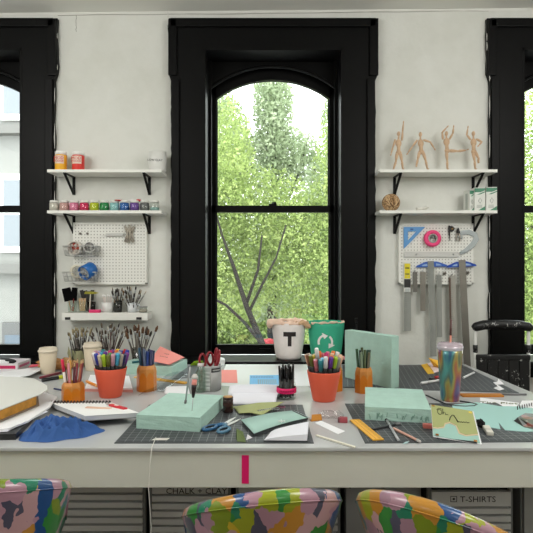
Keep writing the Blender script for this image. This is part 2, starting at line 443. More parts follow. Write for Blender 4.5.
# pale facade across the street, seen through the left window
bd = 13.0
t = thing('building', 'pale stone building across the street outside the left-hand window', 'building', (-12.0, bd, GZ))
obj('wall', B(bxm, (13, 6, 14), (0, 3, 7)), mat('pale_stone', (124, 124, 121), .85, var=.06, vscale=1.5), t)
for k, z in enumerate((3.85, 7.2, 10.4)):
    obj('cornice', B(bxm, (13.1, .35, .22), (0, -.1, z)), mc((96, 95, 92)), t)
WG = mat('facade_glass', (110, 116, 122), .3)
for x in np.arange(-5.6, 6.3, 1.45):
    for z in (5.2, 8.4):
        f = obj('window', B(bxm, (.9, .12, 1.9), (x, -.02, z)), mc((236, 236, 232)), t)
        for dz in (-.42, .42): obj('pane', B(bxm, (.72, .04, .76), (x, -.08, z+dz)), WG, f)
for x in np.arange(-5.4, 6.3, 1.45):
    f = obj('shop_window', B(bxm, (1.2, .12, 2.4), (x, -.02, 1.35)), mc((84, 84, 84)), t)
    obj('pane', B(bxm, (1.05, .04, 1.9), (x, -.08, 1.3)), mat('shop_glass', (76, 88, 100), .3), f)
# ================================================================ SHELVES
def shelf(label, x0, x1, ztop, brs, dep=.16):
    t = thing('wall_shelf', label, 'shelf', ((x0+x1)/2, WY, ztop))
    w = x1-x0
    obj('board', B(bxm, (w, dep, .017), (0, -dep/2, -.0085), bev=.002), WHITE, t)
    for bx in brs:
        bm = B(); L = .155; H = .108
        bxm(bm, (.017, .004, H), (bx, -.002, -.017-H/2)); bxm(bm, (.015, L, .005), (bx, -L/2, -.0195))
        a = Vector((bx, -L+.004, -.020)); b = Vector((bx, -.004, -.017-H+.004)); m_ = (a+b)/2; v = b-a
        bxm(bm, (.014, v.length, .005), m_, rot=(math.atan2(v.z, v.y), 0, 0))
        obj('bracket', bm, BLACK, t)
    return t
SF = WY-.16
zs1 = zat(169.3, SF); zs2 = zat(210.3, SF)
xa, xb = xat(47, SF), xat(161.5, SF)
off = -(xa+xb)/2
shelf('upper white shelf with glue bottles on the left of the middle window', xa, xb, zs1, [xat(u, WY)+off for u in (74, 149.5)])
shelf('lower white shelf holding the row of paint jars', xa, xb, zs2, [xat(u, WY)+off for u in (74, 149.5)])
xc, xd = xat(379.5, SF), xat(497.5, SF); off = -(xc+xd)/2
shelf('upper white shelf carrying the four wooden mannequins', xc, xd, zs1, [xat(u, WY)+off for u in (394.5, 473)])
shelf('lower white shelf with the twine ball and green boxes', xc, xd, zs2, [xat(u, WY)+off for u in (394.5, 473)])
SY = WY-.085                                  # middle of the shelf depth
def onshelf(u, z): return (xat(u, SY), SY, z)
K = SY/F                                      # metres per picture unit there
# glue bottles
for u, w, h, col, lab in ((61, 11.5, 20, (240, 178, 40), 'orange and white glue bottle at the left end of the upper left shelf'),
                          (78.3, 12, 19.5, (222, 52, 44), 'red and white glue bottle, second on the upper left shelf')):
    t = thing('glue_bottle', lab, 'bottle', onshelf(u, zs1)); r = w/2*K; H = h*K
    obj('body', B(lathe, [(0, 0), (r*.95, 0), (r, .004), (r, H*.78), (r*.94, H*.82), (0, H*.82)], 28), mc(col, .35), t)
    bm = bmesh.new(); R_ = [[bm.verts.new((r*1.015*math.sin(a), -r*1.015*math.cos(a), z)) for z in (H*.36, H*.76)] for a in np.linspace(-.85, .85, 11)]
    for A_, B_ in zip(R_, R_[1:]): bm.faces.new([A_[0], B_[0], B_[1], A_[1]])
    obj('label', bm, mc((238, 220, 206), .5), t)
    for s, z in (('MOD', .63), ('PODGE', .48)): text('lettering', s, .024 if s == 'MOD' else .017, mc((212, 50, 40), .5), t, (0, -r*1.03, H*z))
    obj('lid', B(lathe, [(0, H*.82), (r*.98, H*.82), (r*.98, H*.97), (r*.9, H), (0, H)], 28), mc((242, 242, 238), .4), t)
# ceramic cup with lettering
t = thing('clay_cup', 'white ceramic crock with black hand lettering on the upper left shelf', 'crock', onshelf(157.6, zs1)); r = 9*K; H = 19.5*K
obj('body', B(lathe, [(0, 0), (r*.9, 0), (r*.96, .006), (r, H*.5), (r*.98, H), (r*.88, H), (r*.88, .01), (0, .01)], 32), mc((226, 226, 222), .35), t)
text('lettering', 'LOW CLAY', .017, mc((40, 40, 40)), t, (-.004, -r-.0015, H*.5), rot=(PI/2, .03, 0))
# paint jars
JC = [(214, 206, 196), (212, 164, 158), (230, 128, 164), (216, 36, 92), (196, 208, 44), (44, 140, 78), (150, 202, 204), (36, 100, 178), (112, 72, 158), (112, 112, 112), (140, 176, 172)]
JN = ['cream', 'dusty pink', 'pink', 'crimson', 'lime yellow', 'green', 'pale aqua', 'blue', 'purple', 'grey', 'half empty grey aqua']
for i, (c, nme) in enumerate(zip(JC, JN)):
    u = 54.2+10.05*i
    t = thing('paint_jar', 'small glass jar of %s paint in the shelf row' % nme, 'paint jar', onshelf(u, zs2), group='paint jars on the shelf')
    r = .0275; h = .051
    obj('paint', B(lathe, [(0, .003), (r*.97, .003), (r*.97, h*(.95 if i < 10 else .45)), (0, h*(.95 if i < 10 else .45))], 20), mc(c, .3), t)
    obj('glass', B(lathe, [(0, 0), (r*.95, 0), (r, .004), (r, h*.85), (r*.86, h)], 20), GLASS, t)
    obj('lid', B(lathe, [(0, h), (r*.92, h), (r*.92, h+.011), (r*.85, h+.013), (0, h+.013)], 20), mc((232, 232, 226), .35), t)
# red handled scissors lying over the lids
def scissors(t, L, hm, loop=.02, opening=.12):
    """two blades along +x and two loops along -x"""
    for s in (-1, 1):
        q = Matrix.Rotation(s*opening, 3, 'Z')
        bm = B(); prism(bm, [(q @ Vector((x, y, 0)))[:2] for x, y in ((-.01, -.006*s), (L*.55, -.001*s), (L*.56, .001*s), (L*.1, .007*s), (-.01, .006*s))], .0012*s-.0008+.003, .0012*s+.0008+.003)
        obj('blade', bm, STEEL, t)
        bm = B(); c = q @ Vector((-L*.30, -s*loop*.75, .003))
        ring = [c+(q @ Vector((loop*1.25*math.cos(a), loop*.8*math.sin(a), 0))) for a in np.linspace(0, 2*PI, 19)]
        tube(bm, ring, loop*.24, 7, cap=False)
        tube(bm, [q @ Vector((0, 0, .003)), c+(q @ Vector((loop*1.25, 0, 0)))], [loop*.2, loop*.3], 7)
        obj('handle', bm, hm, t)
t = thing('scissors', 'small scissors with red loops lying across paint jar lids', 'scissors', (xat(123, SY), SY-.004, zs2+.061), rz=.05); scissors(t, .09, mc((196, 30, 44), .3), .013, .1)
t = thing('craft_knife', 'white craft knife with a red end lying on paint jar lids', 'knife', (xat(133, SY), SY, zs2+.064), rz=.12)
obj('handle', B(tube, [(-.03, 0, 0), (-.01, 0, .002), (.02, 0, 0)], [.005, .007, .006], 8), mc((230, 228, 226), .4), t)
obj('cap', B(tube, [(.02, 0, 0), (.03, 0, .002), (.045, 0, .001)], [.007, .008, .006], 8), mc((200, 34, 48), .35), t)
# ---- mannequins
def mannequin(label, pose, u0):
    t = thing('artist_mannequin', label, 'wooden figure', (xat(u0, SY), SY, zs1), group='wooden mannequins on the upper right shelf')
    def q(p, y=0): return Vector(((p[0]-u0)*K, y, (168.6-p[1])*K))
    def limb(name, pts, rs, ys, end):
        bm = B(); n = len(pts); Q = [q(p, y) for p, y in zip(pts, ys)]
        for a, b, (r0, r1) in zip(Q, Q[1:], rs):
            dv = (b-a); tube(bm, [a+dv*.06, a+dv*.2, a+dv*.55, a+dv*.94], [r0*.8, r0, (r0+r1)*.52, r1*.8], 10)
        for a, (r0, r1) in zip(Q, rs): ball(bm, a, r0*.86, seg=10)
        e = Q[-1]; dv = (Q[-1]-Q[-2]).normalized()
        if end == 'hand': ball(bm, e+dv*.006, .0056, (.75, .55, 1.5), 10, rot=Vector((0, 0, 1)).rotation_difference(dv).to_matrix())
        else: ball(bm, e+Vector((end[0], -.009, end[1])), .0075, (.75, 1.7, .5), 10)
        return obj(name, bm, WOOD, t)
    h = q(pose['head']); ch = [q(p) for p in pose['sh']]; hp = [q(p) for p in pose['hip']]; wa = q(pose['waist'])
    bm = B(); ball(bm, h, .0108, (.88, 1, 1.3), 14); obj('head', bm, WOOD, t)
    mid = (ch[0]+ch[1])/2; hm = (hp[0]+hp[1])/2
    bm = B(); tube(bm, [h-Vector((0, 0, .01)), mid+Vector((0, 0, -.002))], [.0048, .005], 8)
    ax = (ch[1]-ch[0]).normalized()
    rr = Matrix((ax, Vector((0, 1, 0)), ax.cross(Vector((0, 1, 0))))).transposed()
    ball(bm, mid*.62+wa*.38, .0165, (1.05, .72, 1.4), 14, rot=rr); obj('torso', bm, WOOD, t)
    t.scale = (1.03, 1.0, 1.05)
    bm = B(); tube(bm, [wa+(mid-wa)*.35, wa, hm], [.011, .0098, .0115], 10); ball(bm, wa, .0098, seg=10); ball(bm, hm, .0145, (1.08, .8, .95), 12); obj('pelvis', bm, WOOD, t)
    for k in ('la', 'ra'): limb('arm', pose[k], [(.0066, .0052), (.0056, .004)], pose.get(k+'y', (0, -.002, -.006)), 'hand')
    for k in ('ll', 'rl'): limb('leg', pose[k], [(.0092, .0066), (.0072, .0048)], pose.get(k+'y', (0, -.004, 0)), pose.get(k+'e', (0, .004)))
mannequin('wooden mannequin striding with one arm raised straight up, first on the shelf',
 dict(head=(398.6, 132.6), sh=((395.3, 138.6), (401.6, 138.4)), waist=(398.6, 146.5), hip=((397, 150.5), (400.2, 150.5)), la=((395.2, 138.6), (392.8, 146), (391.2, 151.5)), ra=((401.8, 138.2), (402.4, 130), (403, 123)),
      ll=((397, 151), (395.8, 159), (393.4, 167)), rl=((400.3, 151), (401.6, 159), (402.8, 167))), 398.6)
mannequin('wooden mannequin lunging with both arms spread low, second on the shelf',
 dict(head=(420.4, 133.2), sh=((417.2, 139), (423.8, 138.6)), waist=(421, 146), hip=((419.6, 149.8), (423, 149.8)), la=((417, 139), (412, 145.5), (408, 151)), ra=((424, 138.6), (430, 140.6), (433.4, 146.5)),
      ll=((419.6, 150), (417.2, 157.5), (415, 165)), lly=(0, -.012, -.026), rl=((423, 150), (425.4, 158.5), (427.4, 167))), 421)
mannequin('wooden mannequin with arms arched overhead and one leg straight out sideways',
 dict(head=(446.4, 132.4), sh=((443.2, 137.4), (449.6, 137.4)), waist=(446.8, 145), hip=((445.6, 149), (448.8, 148.6)), la=((443, 137.2), (442.2, 131.4), (446.4, 126.8)), ra=((449.8, 137.2), (452.6, 132), (453, 127)),
      ll=((446.4, 150), (447, 159), (447.4, 167)), rl=((449, 148.8), (457.5, 149.2), (466, 148.2)), rle=(.004, .002)), 447)
mannequin('wooden mannequin posed on one leg with a hand on its side, fourth on the shelf',
 dict(head=(473.4, 132.4), sh=((470.4, 137.8), (476.6, 137.6)), waist=(473.6, 145.6), hip=((472.2, 149.6), (475.4, 149.6)), la=((470.2, 137.6), (466.8, 133.6), (467.6, 127.6)), ra=((476.8, 137.8), (481.4, 140.4), (478.4, 143.6)),
      ll=((473, 150), (474.4, 159), (475.2, 167)), rl=((475.4, 150), (477.2, 156.5), (478.4, 160.5)), rly=(0, -.018, .006)), 473.8)
# twine ball
t = thing('twine_ball', 'brown ball of jute twine on the lower right shelf', 'twine', onshelf(391, zs2)); R = 8.9*K
bm = B(); random.seed(5); ball(bm, (0, 0, R), R*.9, seg=16)
for k in range(46):
    rot = Euler((random.uniform(0, 6), random.uniform(0, 6), random.uniform(0, 6))).to_matrix(); o_ = random.uniform(-.45, .45)*R
    rr = math.sqrt((R*.94)**2-o_**2)
    tube(bm, [Vector((0, 0, R))+rot @ Vector((rr*math.cos(a), rr*math.sin(a), o_)) for a in np.linspace(0, 2*PI, 21)], .0036, 5, cap=False, mi=k % 3)
obj('strand', bm, [mc((216, 184, 142), .9), mc((178, 142, 102), .9), mc((112, 82, 54), .9)], t)
t = thing('clay_tool', 'short white tube lying on the lower right shelf beside the twine', 'tube', (xat(420, SY), SY-.045, zs2+.014), rot=(0, -.13, .3))
obj('tube', B(tube, [(-.036, 0, 0), (.03, 0, 0)], .009, 10), mc((232, 230, 222)), t)
obj('tip', B(tube, [(.03, 0, 0), (.042, 0, 0)], [.004, .003], 8), mc((206, 202, 192)), t)
# green and white boxes
def carton(lab, x, y, w, dp, h, rz):
    t = thing('carton', lab, 'box', (x, y, zs2), rz, group='green and white cartons')
    obj('box', B(bxm, (w, dp, h), (0, 0, h/2), bev=.001), mc((222, 224, 218), .5), t)
    g = mc((70, 134, 104), .5); yf = -dp/2-.0006
    def band(pts): return obj('printed_band', B(prism, [(p[0]*w-w/2, p[1]*h) for p in pts], yf, yf+.001, axis='y'), g, t)
    band([(0, .80), (0, .97), (1, .97), (1, .88), (.55, .80)]); band([(.1, .70), (.2, .70), (1, .84), (1, .80), (.5, .70)])
    band([(.35, .02), (.98, .02), (.98, .20)])
    bm = B(); tube(bm, [(-w*.15, yf, h*.42), (0, yf-.0004, h*.55), (w*.17, yf, h*.45), (w*.02, yf, h*.32), (-w*.15, yf, h*.42)], .0014, 5); obj('printed_mark', bm, mc((150, 156, 152)), t)
    bm = B()
    for k in range(3): bxm(bm, (w*.5, .0008, .003), (-w*.05, yf, h*(.24-.05*k)))
    obj('printed_text', bm, mc((160, 166, 160)), t)
    obj('side_print', B(bxm, (.001, dp*.35, h*.75), (-w/2-.0004, 0, h*.47)), mc((176, 182, 176)), t)
carton('green and white carton at the right end of the lower right shelf', xat(488.5, SY), SY-.02, .062, .05, .137, -.04)
carton('green and white carton second from the right end of the lower right shelf', xat(477, SY), SY-.02, .061, .05, .134, -.04)
carton('pale carton seen edge-on, left of the two green and white ones', xat(468.5, SY), SY-.005, .03, .06, .122, .25)
# ================================================================ PEGBOARDS
def pegboard(label, u0, u1, v0, v1):
    y = WY-.035; x0, x1 = xat(u0, y), xat(u1, y); z0, z1 = zat(v1, y), zat(v0, y)
    t = thing('pegboard', label, 'pegboard', ((x0+x1)/2, y, z0)); w = x1-x0; h = z1-z0
    m = bpy.data.materials.get('perforated_board')
    if not m:
        m = mat('perforated_board', (234, 234, 228), .5); nt = m.node_tree; b = nt.nodes['Principled BSDF']
        tc = nn(nt, 'ShaderNodeTexCoord'); v = nn(nt, 'ShaderNodeTexVoronoi', Scale=1/.0185); v.inputs['Randomness'].default_value = 0
        mp = nn(nt, 'ShaderNodeMapping'); mp.inputs['Scale'].default_value = (1, 0, 1)
        nt.links.new(tc.outputs['Object'], mp.inputs[0]); nt.links.new(mp.outputs[0], v.inputs['Vector'])
        r = nn(nt, 'ShaderNodeValToRGB'); r.color_ramp.elements[0].position = .17; r.color_ramp.elements[0].color = RGB(172, 170, 164); r.color_ramp.elements[1].position = .25; r.color_ramp.elements[1].color = RGB(234, 234, 228)
        nt.links.new(v.outputs['Distance'], r.inputs[0]); nt.links.new(r.outputs[0], b.inputs['Base Color'])
    obj('panel', B(bxm, (w-.01, .008, h-.01), (0, .006, h/2)), m, t)
    bm = B()
    for s in (-1, 1): bxm(bm, (.012, .034, h), (s*(w/2-.006), .017, h/2), bev=.002); bxm(bm, (w, .034, .012), (0, .017, h/2+s*(h/2-.006)), bev=.002)
    obj('frame', bm, WHITE, t)
    return t, y
PB, PY = pegboard('white pegboard with wire baskets under the paint jar shelf', 73, 146.5, 222.5, 284.5)
HY = PY-.001
def pp(u, v, dy=0): return Vector((xat(u, PY), HY-dy, zat(v, PY)))
for u, lab in ((80.5, 'left of two tiny brass hooks high on the left pegboard'), (87.5, 'right of two tiny brass hooks high on the left pegboard')):
    t = thing('hook', lab, 'hook', pp(u, 233)); k = .0059
    obj('wire', B(tube, [(0, .004, 0), (0, -.012, 0), (0, -.016, -.006), (0, -.02, 0)], .0022, 6), DULL, t)
    obj('plate', B(ball, (0, 0, -.004), .007, (1, .5, 1)), DULL, t)
t = thing('peg_rail', 'short grey metal rail across the left pegboard', 'rail', pp(115, 234.8))
obj('bar', B(bxm, (.105, .012, .016), (0, -.006, 0), bev=.002), mc((196, 196, 192), .4), t)
# crossing clips
for k, (ang, lab) in enumerate(((.55, 'silver tweezers leaning right in the crossed pair on the left pegboard'), (-.5, 'silver tweezers leaning left in the crossed pair on the left pegboard'), (0.08, 'silver tweezers hanging upright behind the crossed pair'))):
    t = thing('tweezers', lab, 'tweezers', pp(129.8, 234.5, .006+.007*k), rot=(0, ang, 0), group='silver tweezers on the pegboard')
    for s in (-1, 1): obj('arm', B(tube, [(0, 0, .055), (s*.006, 0, .025), (s*.009, 0, -.01), (s*.004, 0, -.052)], [.006, .0055, .006, .003], 6), mc((176, 168, 154), .4, metal=.3), t)
    obj('joint', B(ball, (0, 0, .045), .0055), STEEL, t); obj('peg', B(tube, [(0, .010+.007*k, .038), (0, -.004, .038)], .002, 6), STEEL, t)
def basket(label, u0, u1, v0, v1, dep):
    x0, x1 = xat(u0, PY), xat(u1, PY); z0, z1 = zat(v1, PY), zat(v0, PY); w = x1-x0; h = z1-z0
    t = thing('wire_basket', label, 'basket', ((x0+x1)/2, HY, z0)); i = .012
    def loop(f, z): return [Vector((-w/2+f, -.001, z)), Vector((w/2-f, -.001, z)), Vector((w/2-f, -dep+f, z)), Vector((-w/2+f, -dep+f, z)), Vector((-w/2+f, -.001, z))]
    obj('rim', B(tube, loop(0, h), .0026, 6), WIRE, t)
    bm = B(); tube(bm, loop(i*.5, h*.5), .0014, 5); tube(bm, loop(i, 0), .002, 5)
    for k in range(9):
        f = -.5+k/8; tube(bm, [(f*w, -dep, h), (f*(w-2*i), -dep+i, 0), (f*(w-2*i), -.002, 0), (f*w, -.002, h)], .0013, 5)
    for k in range(1, 4):
        y = -dep*k/4
        for s in (-1, 1): tube(bm, [(s*w/2, y, h), (s*(w/2-i), y, 0)], .0013, 5)
    obj('mesh', bm, WIRE, t); return t, w, h
basket('upper wire basket on the left pegboard', 67.5, 100.5, 246.5, 256, .075)
basket('lower wire basket on the left pegboard', 67, 99.5, 272, 281, .075)
def cup_lying(name, label, cat, c, R, L, mo, mi_, yaw, content=None, pitch=0):
    t = thing(name, label, cat, c, rot=(PI/2+pitch, 0, yaw))
    obj('shell', B(lathe, [(0, -L/2), (R*.92, -L/2), (R, -L/2+.005), (R, L/2), (R*.88, L/2), (R*.86, -L/2+.012), (0, -L/2+.012)], 24), mo, t)
    if content: content(t, R, L)
    return t
def filler(cols, n, rr, seed, name='bead'):
    def f(t, R, L):
        rg = random.Random(seed)
        for k in range(n):
            a = rg.uniform(0, 2*PI); q = R*.68*math.sqrt(rg.random())
            obj(name, B(ball, (q*math.cos(a), q*math.sin(a), L/2-.014-rg.random()*.008), rr, seg=8), mc(rg.choice(cols), .4), t)
    return f
cup_lying('jar', 'open jar of red beads tipped towards the room in the upper basket', 'jar', pp(78, 248.3, .042), .040, .052, mc((206, 200, 192), .35), None, -.1, filler([(160, 56, 40), (176, 74, 54), (200, 190, 180), (120, 40, 34)], 26, .011, 4))
cup_lying('jar', 'open white jar tipped beside the red bead jar in the upper basket', 'jar', pp(91.5, 247.6, .042), .032, .054, mc((224, 224, 220), .3), None, .35, filler([(150, 150, 148), (176, 176, 172), (130, 128, 126)], 16, .011, 8))
cup_lying('canister', 'blue canister of pale shavings tipped out of the lower basket', 'canister', pp(91, 270.8, .050), .043, .072, mc((38, 104, 178), .3), None, -.5, filler([(150, 152, 156), (120, 124, 130), (180, 182, 184)], 22, .013, 9, 'shaving'), .42)
t = thing('tape_roll', 'pale roll of masking tape standing in the lower basket behind the canister', 'tape', pp(79, 271.3, .03), rot=(PI/2, 0, .1))
obj('roll', B(lathe, [(.026, -.01), (.040, -.01), (.040, .01), (.026, .01), (.026, -.01)], 28), mc((216, 210, 190)), t)
# right pegboard
PB2, _ = pegboard('white pegboard of rulers and templates under the right shelves', 399, 473.5, 223.5, 284.5)
t = thing('set_square', 'blue translucent set square on the right pegboard', 'set square', pp(403.5, 249, .003)); k = PY/F
o3 = [(0, 0), (21.5*k, 22*k), (0, 22*k)]; i3 = [(4.2*k, 8.5*k), (12.5*k, 17.5*k), (4.2*k, 17.5*k)]
obj('plate', B(ring_prism, o3, i3, -.002, .001), mc((96, 156, 214), .25), t)
obj('printed_scale', B(bxm, (.018, .001, .008), (8*k, -.0028, 19.6*k)), mc((50, 90, 150)), t)
t = thing('tape_roll', 'fluorescent pink tape roll hanging on the right pegboard', 'tape', pp(431.6, 238.6, .014), rot=(PI/2, 0, 0))
r = 8.2*k
obj('tape', B(lathe, [(r*.56, -.012), (r, -.012), (r, .012), (r*.56, .012), (r*.56, -.012)], 36), mc((246, 74, 134), .5), t)
obj('core', B(lathe, [(r*.42, -.011), (r*.57, -.011), (r*.57, .0125), (r*.42, .0125), (r*.42, -.011)], 30), mc((168, 166, 162), .5), t)
obj('hanging_peg', B(tube, [(0, .006, -.012), (0, .006, .018)], .004, 8), STEEL, t)
t = thing('compass', 'black drawing compass with a round head on the right pegboard', 'compass', pp(450.8, 229, .008))
obj('head', B(lathe, [(.006, -.005), (.017, -.005), (.017, .005), (.006, .005), (.006, -.005)], 20, mx=Matrix.Rotation(PI/2, 4, 'X')), mc((44, 42, 40), .4), t)
obj('leg', B(tube, [(-.012, 0, .02), (-.012, 0, -.02), (-.008, 0, -.072)], [.005, .005, .002], 8), mc((50, 48, 46), .4), t)
obj('peg', B(tube, [(.002, .014, .002), (.002, -.004, .002)], .003, 8), STEEL, t)
obj('hinge', B(ball, (.004, -.005, 0), .006), mc((150, 120, 80), .4), t)
t = thing('pliers', 'small pliers with steel handles hanging beside the compass', 'pliers', pp(457.6, 233, .008))
obj('jaw', B(tube, [(0, 0, .03), (0, 0, .012), (0, 0, 0)], [.004, .009, .012], 8), mc((40, 40, 40), .4), t)
for s in (-1, 1): obj('handle', B(tube, [(s*.004, 0, 0), (s*.011, 0, -.022), (s*.009, 0, -.05)], [.005, .004, .003], 8), mc((170, 160, 150), .4, metal=.4), t)
t = thing('french_curve', 'clear grey french curve at the right of the right pegboard', 'french curve', pp(466, 245, .004))
pts = [(-5, -10), (0, -6), (5, 0), (8, 7), (7, 12), (2, 15), (-4, 14), (-6, 10), (-3, 8)]
bm = B(); tube(bm, [(x*k*1.25, 0, z*k*.86) for x, z in pts], [.010, .014, .017, .018, .017, .016, .014, .012, .008], 10)
for v in bm.verts: v.co.y *= .1
obj('plate', bm, mat('smoky_acrylic', (196, 204, 206), .15, alpha=.75), t)
t = thing('parallel_rule', 'pale grey strip rule fixed across the right pegboard', 'ruler', pp(431, 254.3, .003))
obj('bar', B(bxm, (54*k, .006, 5.5*k), (0, 0, 0), bev=.001), mc((206, 206, 202), .4), t)
for x in (-.09, .13): obj('knob', B(ball, (x, -.006, 0), .005), STEEL, t)
t = thing('knife_pack', 'yellow and black packet hanging at the left of the right pegboard', 'packet', pp(407, 277, .004))
obj('card', B(bxm, (6.6*k, .003, 30*k), (0, 0, 0), bev=.0008), mc((226, 226, 222)), t)
obj('printed_panel', B(bxm, (5.6*k, .001, 15*k), (0, -.002, 6*k)), mc((226, 210, 40)), t, )
obj('black_panel', B(bxm, (6.2*k, .002, 8.5*k), (0, -.002, -6.3*k)), mc((44, 44, 44)), t)
for z in (9, 3): obj('printed_line', B(bxm, (4*k, .001, 1.1*k), (0, -.003, z*k)), mc((70, 70, 50)), t)
obj('clear_tray', B(bxm, (4.5*k, .002, 3.4*k), (0, -.002, -13*k)), mc((190, 196, 196), .2), t)
# T-squares and straight rules
def ticks(bm, w, h, y, n):
    for i in range(n): bxm(bm, (w*(.45 if i % 5 == 0 else .28), .0004, .0011), (-w*.5+w*.25, y, -h*(i+.5)/n))
def tsquare(label, uh, w_head, u_b, blade_w, v0, v1, mb, tilt, colr, dy):
    t = thing('t_square', label, 'T-square', pp(uh, 264.5, dy), rot=(0, tilt, 0))
    w = w_head*k
    o_ = [(-w/2, -.014), (w/2, -.014), (w/2-.004, -.004), (w/4, .012), (.03, .017), (-.03, .017), (-w/4, .012), (-w/2+.004, -.004)]
    obj('head', B(prism, o_, -.003, .005, axis='y'), mc(colr, .3), t)
    for s in (-1, 1): obj('slot', B(prism, [(s*w*.33, -.008), (s*w*.14, -.008), (s*w*.14, .006), (s*w*.25, .002)], -.0036, -.0028, axis='y'), mc((150, 176, 214), .4), t)
    obj('peg', B(tube, [(0, dy+.009, .004), (0, -.004, .004)], .003, 8), STEEL, t)
    bm = B(); L = (v1-v0)*k; bxm(bm, (blade_w*k, .003, L), ((u_b-uh)*k, -.005, (264.5-v0)*k-L/2)); bl_ = obj('blade', bm, mb, t)
    bm = B(); bm2 = bmesh.new(); ticks(bm2, blade_w*k, L, -.0068, 60); merge(bm, bm2, Matrix.Translation(((u_b-uh)*k, 0, (264.5-v0)*k))); obj('scale', bm, mc((110, 110, 108)), bl_)
CLR = mat('frosted_acrylic', (160, 163, 158), .25, alpha=.7)
tsquare('clear-bladed T-square with a blue head, left of two on the right pegboard', 431, 31, 430, 6.2, 261, 356, CLR, -.03, (52, 96, 184), .010)
tsquare('steel-bladed T-square with a blue head, right of two on the right pegboard', 460, 30, 460.5, 6.8, 260, 366, DULL, -.05, (30, 76, 176), .022)
def rule(label, u, w, v0, v1, m, tilt=0, dy=.006, cat='ruler'):
    t = thing('straight_rule', label, cat, pp(u, v0, dy), rot=(0, tilt, 0), group='rules hanging from the right pegboard')
    L = (v1-v0)*k; bm = B()
    bxm(bm, (w*k, .002, L), (0, 0, -L/2)); obj('blade', bm, m, t)
    bm = B(); ticks(bm, w*k, L, -.0012, int(L/.012)); obj('scale', bm, mc((104, 104, 102)), t)
    obj('hook', B(tube, [(-.002, .010, .006), (-.002, -.006, .006), (-.002, -.008, .012)], .003, 6), STEEL, t)
rule('narrow dark steel rule, first and shortest on the right pegboard', 414.8, 4.2, 272, 292, mat('dark_steel', (112, 110, 104), .45, metal=.3))
rule('grey steel rule reaching halfway down, second on the right pegboard', 422.6, 5.4, 272, 311, DULL)
rule('pale clear rule hanging below the yellow packet', 407.6, 7, 278, 331, CLR, dy=-.002)
rule('clear plastic rule hanging between the two T-squares', 438.6, 5.2, 275, 337, CLR, -.01)
rule('steel rule with a brown edge left of the steel T-square', 452, 6, 275.5, 338, mat('grey_rule', (170, 168, 160), .4, metal=.2), -.03)
t = thing('cork_strip', 'thin brown wooden strip hanging beside the steel rule', 'strip', pp(449.2, 277, .008), rot=(0, -.02, 0))
obj('strip', B(bxm, (1.6*k, .004, 66*k), (0, 0, -33*k)), mc((92, 70, 58)), t)
obj('peg', B(tube, [(0, .012, -.004), (0, -.004, -.004)], .003, 8), STEEL, t)
obj('tip', B(tube, [(0, 0, -66*k), (0, 0, -73*k)], [.004, .002], 8), mc((232, 130, 104)), t)
for u, v in ((444.3, 273.5), (467.3, 273)):
    t = thing('peg_hook', 'empty metal peg %s' % ('between the T-square heads' if u < 450 else 'below the right-hand blue T-square head'), 'hook', pp(u, v, .002))
    obj('peg', B(tube, [(0, .004, 0), (0, -.02, 0), (0, -.026, .008)], .003, 6), DULL, t)
    bm = B()
    for a in range(3): bxm(bm, (.024, .003, .005), (0, 0, 0), rot=(0, a*PI/3, 0))
    obj('star_plate', bm, DULL, t)
# ================================================================ LOW LEDGE WITH CUPS
LY = WY-.12; lz = zat(313, LY)
x0, x1 = xat(61.8, LY), xat(147.6, LY)
t = thing('wall_ledge', 'low white box shelf with two black clips crowded with brush cups', 'shelf', ((x0+x1)/2, WY, lz)); lw = x1-x0
obj('board', B(bxm, (lw, .12, .042), (0, -.06, -.021), bev=.002), WHITE, t)
for u in (67.8, 139): obj('clip', B(bxm, (.030, .006, .014), (xat(u, LY)-t.location.x, -.122, -.031), bev=.002), mc((36, 36, 36)), t)
kk = (WY-.06)/F
def led(u, dy=0): return Vector((xat(u, WY-.06+dy), WY-.06+dy, lz))
def glass_cup(label, u, w, h, dy=0, name='glass_cup', m=GLASS):
    t = thing(name, label, 'cup', led(u, dy)); r = w/2*kk; H = h*kk
    obj('wall', B(lathe, [(0, 0), (r*.85, 0), (r, H), (r*.94, H), (r*.8, .004), (0, .004)], 24), m, t); return t, r, H
def paintbrush(label, base, tip, L, hcol, bcol, rb=.004, group=None, head=.028, ferrule=True, rh=.0028):
    base = Vector(base); dv = (Vector(tip)-base).normalized(); q = Vector((0, 0, 1)).rotation_difference(dv)
    t = thing('paintbrush', label, 'paintbrush', base, rot=q.to_euler(), group=group)
    obj('handle', B(tube, [(0, 0, 0), (0, 0, L*.3), (0, 0, L-head-.02)], [rh*.6, rh, rh*1.1], 6), mc(hcol, .4), t)
    if ferrule: obj('ferrule', B(tube, [(0, 0, L-head-.02), (0, 0, L-head)], [rh*1.15, rb*.8], 6), STEEL, t)
    obj('bristle', B(tube, [(0, 0, L-head), (0, 0, L-head*.4), (0, 0, L)], [rb*.8, rb, rb*.35], 6), mc(bcol, .9), t)
    return t
rg = random.Random(11)
def brushes(where, c, rb_, rt, H, n, Lr, group, hcols, bcols, seed, rbr=(.003, .006), hd=(.02, .035), ph=None):
    rg = random.Random(seed)
    for i in range(n):
        a = 2*PI*i/n+rg.uniform(-.25, .25) if ph is None else ph[0]+(ph[1]-ph[0])*(i+.5)/n+rg.uniform(-.08, .08)
        f = (1, .55, .8, .3)[i % 4]
        b = c+Vector((math.cos(a+.6)*rb_*f, math.sin(a+.6)*rb_*f, .006)); tp = c+Vector((math.cos(a)*rt*f, math.sin(a)*rt*f, H))
        paintbrush(where, b, tp, rg.uniform(*Lr), rg.choice(hcols), rg.choice(bcols), rg.uniform(*rbr), group, rg.uniform(*hd))
DARKH = [(52, 46, 42), (70, 58, 48), (90, 84, 78), (38, 38, 40), (120, 104, 84)]
DARKB = [(74, 62, 50), (50, 44, 40), (104, 86, 62), (60, 56, 52)]
